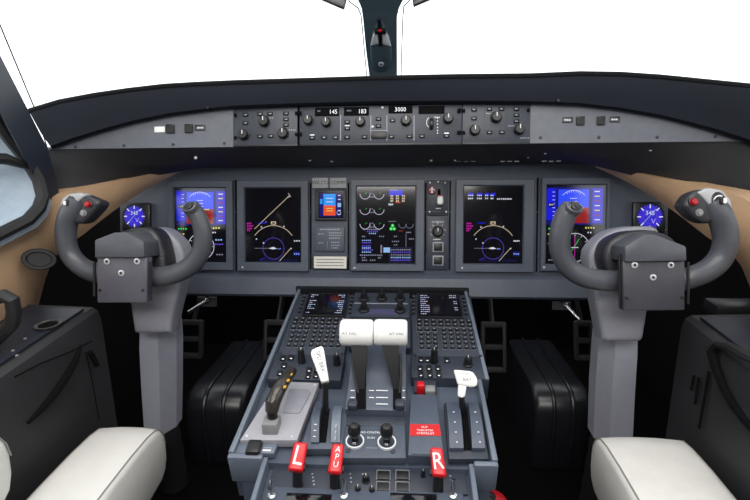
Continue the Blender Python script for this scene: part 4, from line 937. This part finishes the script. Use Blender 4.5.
    b.lathe([(.0165, -.006), (.0165, .002), (.014, .004), (.0125, .003), (.012, -.0), (.001, -.001)], (0, 0, 0), yoke, 24, T=T @ MX.Diagonal((1, .8, 1, 1))); b.lathe([(.0105, .0), (.0105, .004), (.008, .0055), (.001, .006)], (0, 0, 0), black, 18, T=T @ MX.Diagonal((.75, .95, 1, 1))); b.build('thumb_button', root)
    # clipboard box
    b = MB(); b.prism([L(x, y, .05)[:2] for x, y in quadcap], -.01, .052, capm, .003); cpo = b.build('clip_cap', root, sharp=25)
    b = MB(); b.prism([L(x, y, .045)[:2] for x, y in quadpl], .020, .044, plate if side < 0 else mat('clipboard_plate_dark', (58, 58, 66), .45, bump=.05), .003); bd = b.build('clipboard', root, sharp=25)
    for x, y in screws:
        b = MB(); c = L(x, y, .044); b.lathe([(3.0*k, 0), (3.0*k, .002), (1.6*k, .0025), (1.4*k, .0012), (.0002, .0012)], c, screwm, 16); b.disc((c.x, c.y), 1.3*k, c.z+.0026, black, 12); b.build('screw', bd)
    b = MB()
    for xa, ya, xb, yb in clips: p, q = L(xa, ya, .036), L(xb, yb, .036); b.tube([p, q], 1.4*k, black, 8)
    b.build('clip_wire', bd)
    for sx in (0, 1):
        xs = (quadpl[0][0]+3.5) if sx == 0 else quadpl[2][0]-3.5; b = MB(); c = L(xs, quadpl[2][1]-13, .044); b.lathe([(.003, 0), (.003, .0015), (.001, .002)], c, black, 8); b.build('rivet', bd)
    return root
control('left control yoke on its grey column, seat side nearest the left armrest', (122, 268), .95,
    [(95, 240), (114.5, 232.5), (126.5, 232.5), (144, 241.5), (145, 257.5), (95, 258)], [(96.5, 257), (96.5, 303), (146.5, 303), (146.5, 257)], [(150, 262, 150, 295), (94.5, 262, 94.5, 296)], [(107.3, 261.4), (137.3, 261.2), (121.5, 273)],
    [(79, 200, .012, 9), (72, 211, .012, 10.5), (66.5, 225, .008, 10), (66.5, 243, .004, 9.5), (72, 257, 0, 9.5), (83, 267.5, 0, 9.5), (97, 273, 0, 10), (112, 274.5, -.005, 10)],
    [(146, 276, -.005, 10), (160, 276.5, 0, 9.8), (177, 273, 0, 9.6), (192, 264.5, 0, 9.5), (201.5, 250, .006, 9), (203, 234, .012, 8.6), (199.5, 220, .016, 8.4), (193.5, 210, .02, 8.2), (190.5, 205.5, .021, 7.4)],
    [(62, 207), (65, 197.5), (72, 192), (80, 193), (89, 196.5), (101.5, 201.5), (98.5, 208), (84, 223.5), (72, 224), (64, 217)], [(60.6, 204), (62.5, 198.5), (68.4, 194), (80, 192.5), (85.3, 195.6), (78.5, 202), (74.6, 210), (69.4, 218), (63.2, 215.4), (60.5, 210)], (70.5, 203.5, 6.6), (88.8, 204.5, 2.5), (83.8, 213, 2.8), (189.5, 207, .034),
    [(136, 333), (132, 305), (129.5, 282), (128, 260), (130, 245), (138, 233), (150, 227.5), (165, 229), (176, 237), (183.5, 248), (185.5, 262), (180, 290), (175, 310), (171, 333)], [(112, 276), (109, 255), (113, 239), (122, 231), (135, 227.5), (149, 228.5), (158, 236), (163, 250), (165.5, 266), (163, 276)], [(138, 168, 320, 1.045, .07), (137.5, 168, 350, 1.05, .085), (140, 168.5, 395, 1.065, .085), (143, 169, 437, 1.08, .08)], -1)
control('right control yoke on its grey column, seat side nearest the right armrest', (653, 272), .90,
    [(624.5, 246.5), (645, 234.5), (654, 234), (686, 246.5), (686.5, 261), (625, 262)], [(623, 261), (624, 311), (685.5, 310.5), (685.5, 261)], [(619.5, 254, 620, 303), (688, 262, 688, 304)], [(634.3, 265), (670.5, 265), (652.8, 277.3)],
    [(571.5, 206.5, .020, 8.4), (567.5, 212, .02, 10), (562.5, 224, .016, 10.4), (559.5, 239, .012, 10.2), (561, 254, .006, 10), (569.5, 268, 0, 10), (584, 277, 0, 10.2), (604, 280.5, 0, 10.6), (624, 280.5, -.005, 10.6)],
    [(676, 280.5, -.005, 10.6), (692, 277, 0, 10.8), (708, 270, 0, 11), (720, 258.5, 0, 11.2), (725.5, 243, .004, 11.4), (724, 227, .008, 11.6), (718.5, 213, .012, 11.6), (711, 201, .012, 9.5)],
    [(682, 206), (690, 194), (698, 190.5), (708, 188), (720, 190), (728, 198), (731, 205), (728, 215), (722, 222), (705, 224), (694, 219)], [(697, 192.6), (708, 187.8), (722, 190.2), (730.4, 200), (732, 208.4), (725, 214.5), (716.4, 215), (711, 208), (704, 199.6)], (718.5, 201, 8.2), (692.8, 202, 2.9), (699, 212.5, 3.0), (574.5, 207.5, .034),
    [(602, 341), (597, 312), (593, 292), (589, 270), (588, 253), (596, 241), (608, 232), (622, 228), (640, 226.5), (656, 229), (661, 250), (652, 280), (648, 300), (641, 341)], [(616, 284), (607, 271), (604, 257), (607, 246), (614, 238.5), (626, 233), (640, 231), (656, 231), (672, 237), (681, 250), (682, 282)], [(606, 640, 325, .995, .07), (605.5, 639.5, 355, 1.0, .085), (602, 637, 395, 1.025, .085), (599, 634.5, 448, 1.05, .08)], 1)
# ================================================================== seats
def armrest(root, outline, Zt, th, front, lab=None):
    """a leather pad: outline of the top in the photograph, lying at height Zt"""
    Ti = root.matrix_world.inverted()
    P_ = [Ti @ atZ(x, y, Zt) for x, y in outline]
    b = MB(); bm_ = bmesh.new(); lo = [bm_.verts.new(p-V((0, 0, th))) for p in P_]; hi = [bm_.verts.new(p) for p in P_]; n = len(P_)
    bm_.faces.new(lo); bm_.faces.new(hi[::-1])
    for i in range(n): bm_.faces.new((lo[i], hi[i], hi[(i+1) % n], lo[(i+1) % n]))
    bmesh.ops.recalc_face_normals(bm_, faces=bm_.faces)
    bmesh.ops.bevel(bm_, geom=list(bm_.edges), offset=front, segments=5, affect='EDGES', profile=.5)
    b.bm(bm_, leather); bm_.free(); return b.build('armrest', root, sharp=60), P_
def seat(sd):
    cxs = XC+sd*.67
    root = thing('pilot_seat', ('left pilot seat with white leather armrest', 'right pilot seat with white leather armrest')[sd > 0], 'seat', MX.Translation((cxs, .45, 0)))
    b = MB(); b.box((0, -.06, .20), (.26, .42, .12), leather, .05, 4); b.build('cushion', root)
    b = MB(); b.box((0, -.30, .50), (.36, .12, .62), leather, .05, 4); b.build('backrest', root)
    b = MB(); b.box((0, -.08, .075), (.26, .34, .15), black, .01); b.build('base', root)
    return root
def pad(root, prof, x0, x1, mt, name, pipe=True):
    """armrest: a side profile (y, z) swept across x with rounded edges"""
    b = MB(); r = .012; W = x1-x0; n = len(prof); cy = sum(p[0] for p in prof)/n; cz = sum(p[1] for p in prof)/n; rings = []
    for u, ins in ((0, .016), (.002, .009), (.007, .003), (.016, .0008), (W*.3, -.0015), (W/2, -.002), (W*.7, -.0015), (W-.016, .0008), (W-.007, .003), (W-.002, .009), (W, .016)):
        ring = []
        for i, (y, z) in enumerate(prof):
            a, c = prof[i-1], prof[(i+1) % n]; tx, tz = c[0]-a[0], c[1]-a[1]; l = math.hypot(tx, tz) or 1
            ring.append((x0+u, y+tz/l*ins, z-tx/l*ins))
        rings.append(ring)
    b.loft(rings, mt); o = b.build(name, root, sharp=50)
    if pipe:
        for xx in (x0+.007, x1-.007):
            b = MB(); m_ = [(xx, y, z-.003) for y, z in prof[:int(n*.62)]]; b.tube(m_, .0016, stitch, 6); b.build('piping', o)
    return o
sl, sr = seat(-1), seat(1)
def armpad(root, front, Zt, xl, xr, length, lean, nm='armrest'):
    R0 = root.matrix_world.translation; yF = front-R0.y; z = Zt-R0.z
    # profile, clockwise seen from the left: top from rear to front, rounded nose, underside back
    pr = [(yF-length, z-.0), (yF-length*.75, z+.003), (yF-length*.5, z+.005), (yF-.12, z+.004), (yF-.06, z), (yF-.03, z-.006), (yF-.012, z-.018), (yF-.003, z-.036), (yF, z-.06), (yF-.004, z-.09), (yF-.016, z-.115), (yF-.04, z-.13), (yF-.10, z-.135), (yF-length*.6, z-.135), (yF-length, z-.135)]
    pr = pr[::-1]
    return pad(root, pr[::-1], xl-R0.x, xr-R0.x, leather, nm)
for root, sd in ((sl, -1), (sr, 1)):
    za = .405
    if sd < 0: pa, pb = atZ(95, 428, za), atZ(157, 428, za)
    else: pa, pb = atZ(599, 437.5, za), atZ(678, 439, za)
    w_ = .134 if sd < 0 else .172
    inner = (pb.x-w_, pb.x) if sd < 0 else (pa.x, pa.x+w_)
    armpad(root, (pa.y+pb.y)/2+.036, za, inner[0], inner[1], .42, 0)
    ox = atY(11, 440, .62).x; zo = atY(11, 421, .62).z; ox = ox if sd < 0 else 2*XC-ox
    outer = (ox-.11, ox) if sd < 0 else (ox, ox+.11)
    armpad(root, .62, zo, outer[0], outer[1], .34, 0)

# ================================================================== rudder tunnels, pedals, small levers
def tunnel(label, xa, xb, yfr, Yf, sd):
    p, q = atY(xa, yfr, Yf), atY(xb, yfr, Yf); w_ = q.x-p.x; z = (p.z+q.z)/2; cx = (p.x+q.x)/2
    root = thing('rudder_tunnel_cover', label, 'cover', MX.Translation((cx, Yf, 0)))
    pr = [(.0, .004), (-.004, z*.45), (0, z*.80), (.014, z*.93), (.04, z), (.09, z+.002), (.30, z-.02), (.42, z-.03), (.42, .004)]
    b = MB(); rings = []
    for x, ins in ((-w_/2, .016), (-w_/2+.005, .005), (-w_/2+.016, 0), (w_/2-.016, 0), (w_/2-.005, .005), (w_/2, .016)):
        rings.append([(x, y+ins*(1 if y < .2 else -1), max(.004, zz-ins*(1 if zz > .1 else 0))) for y, zz in pr])
    b.loft(rings, tunm); b.build('shell', root, sharp=40)
    for u in (-.16, .16) if True else ():
        b = MB(); b.tube([(u*w_, y-.001*(1 if y < .05 else 0), zz+(.0015 if y > .02 else 0)) for y, zz in pr[:8]], .006, tunm, 8); b.build('rib', root)
    return root, z
t1, z1 = tunnel('ribbed dark rounded cover on the floor left of the pedestal', 181, 242, 400, 1.22, -1)
t2, z2 = tunnel('ribbed dark rounded cover on the floor right of the pedestal', 536, 596, 400, 1.24, 1)
def tscrew(root, pts, Y):
    for x, y in pts: b = MB(); p = atY(x, y, Y)-root.matrix_world.translation; b.lathe([(.0038, 0), (.0038, .002), (.002, .003)], (0, 0, 0), screwm, 10, T=MX.Translation(p) @ MX.Rotation(R_(60), 4, 'X')); b.build('screw', root)
def pedal(label, bx, Y, grp='rudder pedals'):
    FPd = Fr(atY((bx[0]+bx[2])/2, (bx[1]+bx[3])/2, Y), 20); m = Mount('rudder_pedal', label, 'pedal', FPd, bx, 0, grp); w_, h_ = m.w, m.hh; b = MB()
    for x in (-w_/2+.006, w_/2-.006): b.box((x, 0, 0), (.012, h_, .02), cons, .003)
    for y in (-h_/2+.008, 0, h_/2-.008): b.box((0, y, 0), (w_-.004, .018, .016), cons, .003)
    b.build('tread_frame', m.root, sharp=40); b = MB(); b.box((0, .0, -.02), (w_*.8, h_*.9, .01), matte, .002); b.build('backing_plate', m.root)
    b = MB(); b.tube([(0, h_/2-.01, -.02), (0, h_/2+.06, -.06), (0, h_/2+.13, -.07)], .008, black, 8); b.build('arm', m.root)
pedal('open-framed rudder pedal just right of the left column', (178, 320, 203, 358), 1.42)
pedal('open-framed rudder pedal just left of the pedestal', (264, 320, 289, 360), 1.42)
pedal('open-framed rudder pedal just right of the pedestal', (481, 322, 506, 372), 1.42)
pedal('open-framed rudder pedal just left of the right column', (574, 321, 593, 360), 1.42)
def release(label, bx, ln, Y):
    FR = Fr(atY((bx[0]+bx[2])/2, (bx[1]+bx[3])/2, Y), 15); m = Mount('release_lever', label, 'lever', FR, bx, 0); b = MB(); b.box((0, 0, -.004), (m.w, m.hh, .010), mat('bracket_grey', (96, 97, 100), .4, .3), .001); b.build('mounting_plate', m.root)
    b = MB(); p, q = (V((*m.L(*ln[0], .012), .008)), V((*m.L(*ln[1], .03), .035))); b.lathe([(.008, 0), (.008, .006), (.005, .009)], (p.x, p.y, .001), steel, 14); b.tube([p, p.lerp(q, .4), q], [.0032, .0035, .003], steel, 10); b.build('handle', m.root)
    b = MB(); r = q-p; b.tube([p.lerp(q, .55)+V((0, -.005, 0)), q+V((0, -.005, 0))], .0022, black, 8); b.build('sleeve', m.root)
    b = MB(); b.tube([(0, m.hh/2-.002, -.004), (0, m.hh/2+.03, -.01)], .006, black, 8); b.build('bracket', m.root)
release('small bright release lever under the panel beside the left column', (197, 297, 216, 306.5), ((206, 301), (189, 311.5)), 1.30)
release('small bright release lever under the panel beside the right column', (553, 302, 571, 310), ((566, 305.5), (579, 319)), 1.27)
# ================================================================== pillar fittings
FPl = Fr(atY(381, 45, 1.452), -54)
m = Mount('eye_position_indicator', 'rounded fitting with a red dot and a screw on the centre window pillar', 'indicator', FPl, (369, 16, 393, 72), 0)
b = MB(); pts = [(371, 60), (370, 45), (372, 34), (376, 24), (378.5, 18), (381.5, 18), (385, 25), (389.5, 35), (391.5, 46), (392, 60), (390, 67), (385, 71), (377, 71), (372.5, 67)]
b.prism([m.L(x, y) for x, y in pts], -.012, .006, pillm, .005, seg=3); b.build('housing', m.root)
b = MB(); b.prism([m.L(x, y) for x, y in ((370.5, 43), (373, 33), (377, 25), (379, 36), (379, 41), (374.5, 42))], .005, .010, mat('pale_metal', (236, 240, 244), .4), .002); b.prism([m.L(x, y) for x, y in ((391, 43.5), (388.5, 34), (383.5, 25), (381.5, 36), (381.5, 41), (386.5, 42.5))], .005, .010, mat('pale_metal', (236, 240, 244), .4), .002); b.build('cheek', m.root)
b = MB(); m.box_(b, 378, 19, 382, 45, .006, .012, black, .001); m.box_(b, 374.3, 27.5, 386.3, 32, .010, .020, black, .003); b.build('sight_bar', m.root)
b = MB(); c = m.L(380.2, 30.3, .02); b.lathe([(.0045, 0), (.0045, .002), (.002, .004)], (*c, .02), red, 12); b.build('red_dot', m.root, label='red dot')
b = MB(); c = m.L(381, 64, .006); b.lathe([(.0085, 0), (.0085, .002), (.006, .003), (.0055, .001), (.001, .001)], (*c, .006), sealm, 18); b.lathe([(.003, 0), (.003, .003), (.001, .004)], (*c, .006), pillm, 10); b.build('screw', m.root)
for lab, pts in (('dark visor edge hanging in the left windshield at the top', ((296, -14), (318, -1.5), (344, 9.5), (346.5, 0), (349, -20))), ('dark visor edge hanging in the right windshield at the top', ((414, -20), (412.5, 1), (413.5, 6.8), (432, -1), (456, -14)))):
    Fv = Fr(atY(330, 0, 1.15), 10); o = Fv.hit(sum(p[0] for p in pts)/len(pts), 0); root = thing('sun_visor', lab, 'visor', Fv.mat(o)); b = MB()
    P_ = []
    for x, y in pts: r = Fv.hit(x, y)-o; P_.append((r.dot(Fv.ex), r.dot(Fv.ey)))
    hi_ = max(p[1] for p in P_)-.09
    b.prism(P_, -.006, .006, mat('visor_plastic', (18, 20, 32), .3), .002); b.build('panel', root)
    b = MB(); b.tube([((P_[0][0]+P_[-1][0])/2, hi_+.09, -.0), ((P_[0][0]+P_[-1][0])/2, hi_+.45, -.0)], .006, black, 8); b.build('arm', root)
# red box on the floor right of the pedestal
p = atZ(492, 494, .22); root = thing('fire_extinguisher', 'red cylinder standing by the pedestal at its right rear corner', 'extinguisher', MX.Translation((p.x-.004, p.y+.005, 0)))
b = MB(); b.lathe([(.045, .004), (.05, .01), (.05, .17), (.04, .195), (.018, .205)], (0, 0, 0), red, 24); b.build('body', root); b = MB(); b.lathe([(.014, .20), (.014, .21), (.008, .213)], (0, 0, 0), black, 14); b.build('valve', root)
# ================================================================== light
w = bpy.data.worlds.new('sky'); bpy.context.scene.world = w; w.use_nodes = True
bg = w.node_tree.nodes['Background']; bg.inputs['Color'].default_value = (.96, .98, 1, 1); bg.inputs['Strength'].default_value = 2.2
def area(name, loc, size, power, rot=(0, 0, 0), col=(1, .97, .93)):
    l = bpy.data.lights.new(name, 'AREA'); l.shape = 'RECTANGLE'; l.size, l.size_y = size; l.energy = power; l.color = col
    o = bpy.data.objects.new(name, l); C.objects.link(o); o.location = loc; o.rotation_euler = rot; return o
area('overhead_fill', (0, .45, 1.74), (1.2, .7), 14)  # added fill from above to brighten the cockpit, no fixture behind it
area('aft_fill', (0, -.5, 1.70), (1.0, .45), 22, (R_(38), 0, 0))  # added fill tilted forward from the rear, brightens the control columns
sc_ = bpy.context.scene; sc_.view_settings.view_transform = 'Standard'; sc_.view_settings.look = 'None'; sc_.view_settings.gamma = 1; sc_.view_settings.exposure = 0
sc_.cycles.use_denoising = True
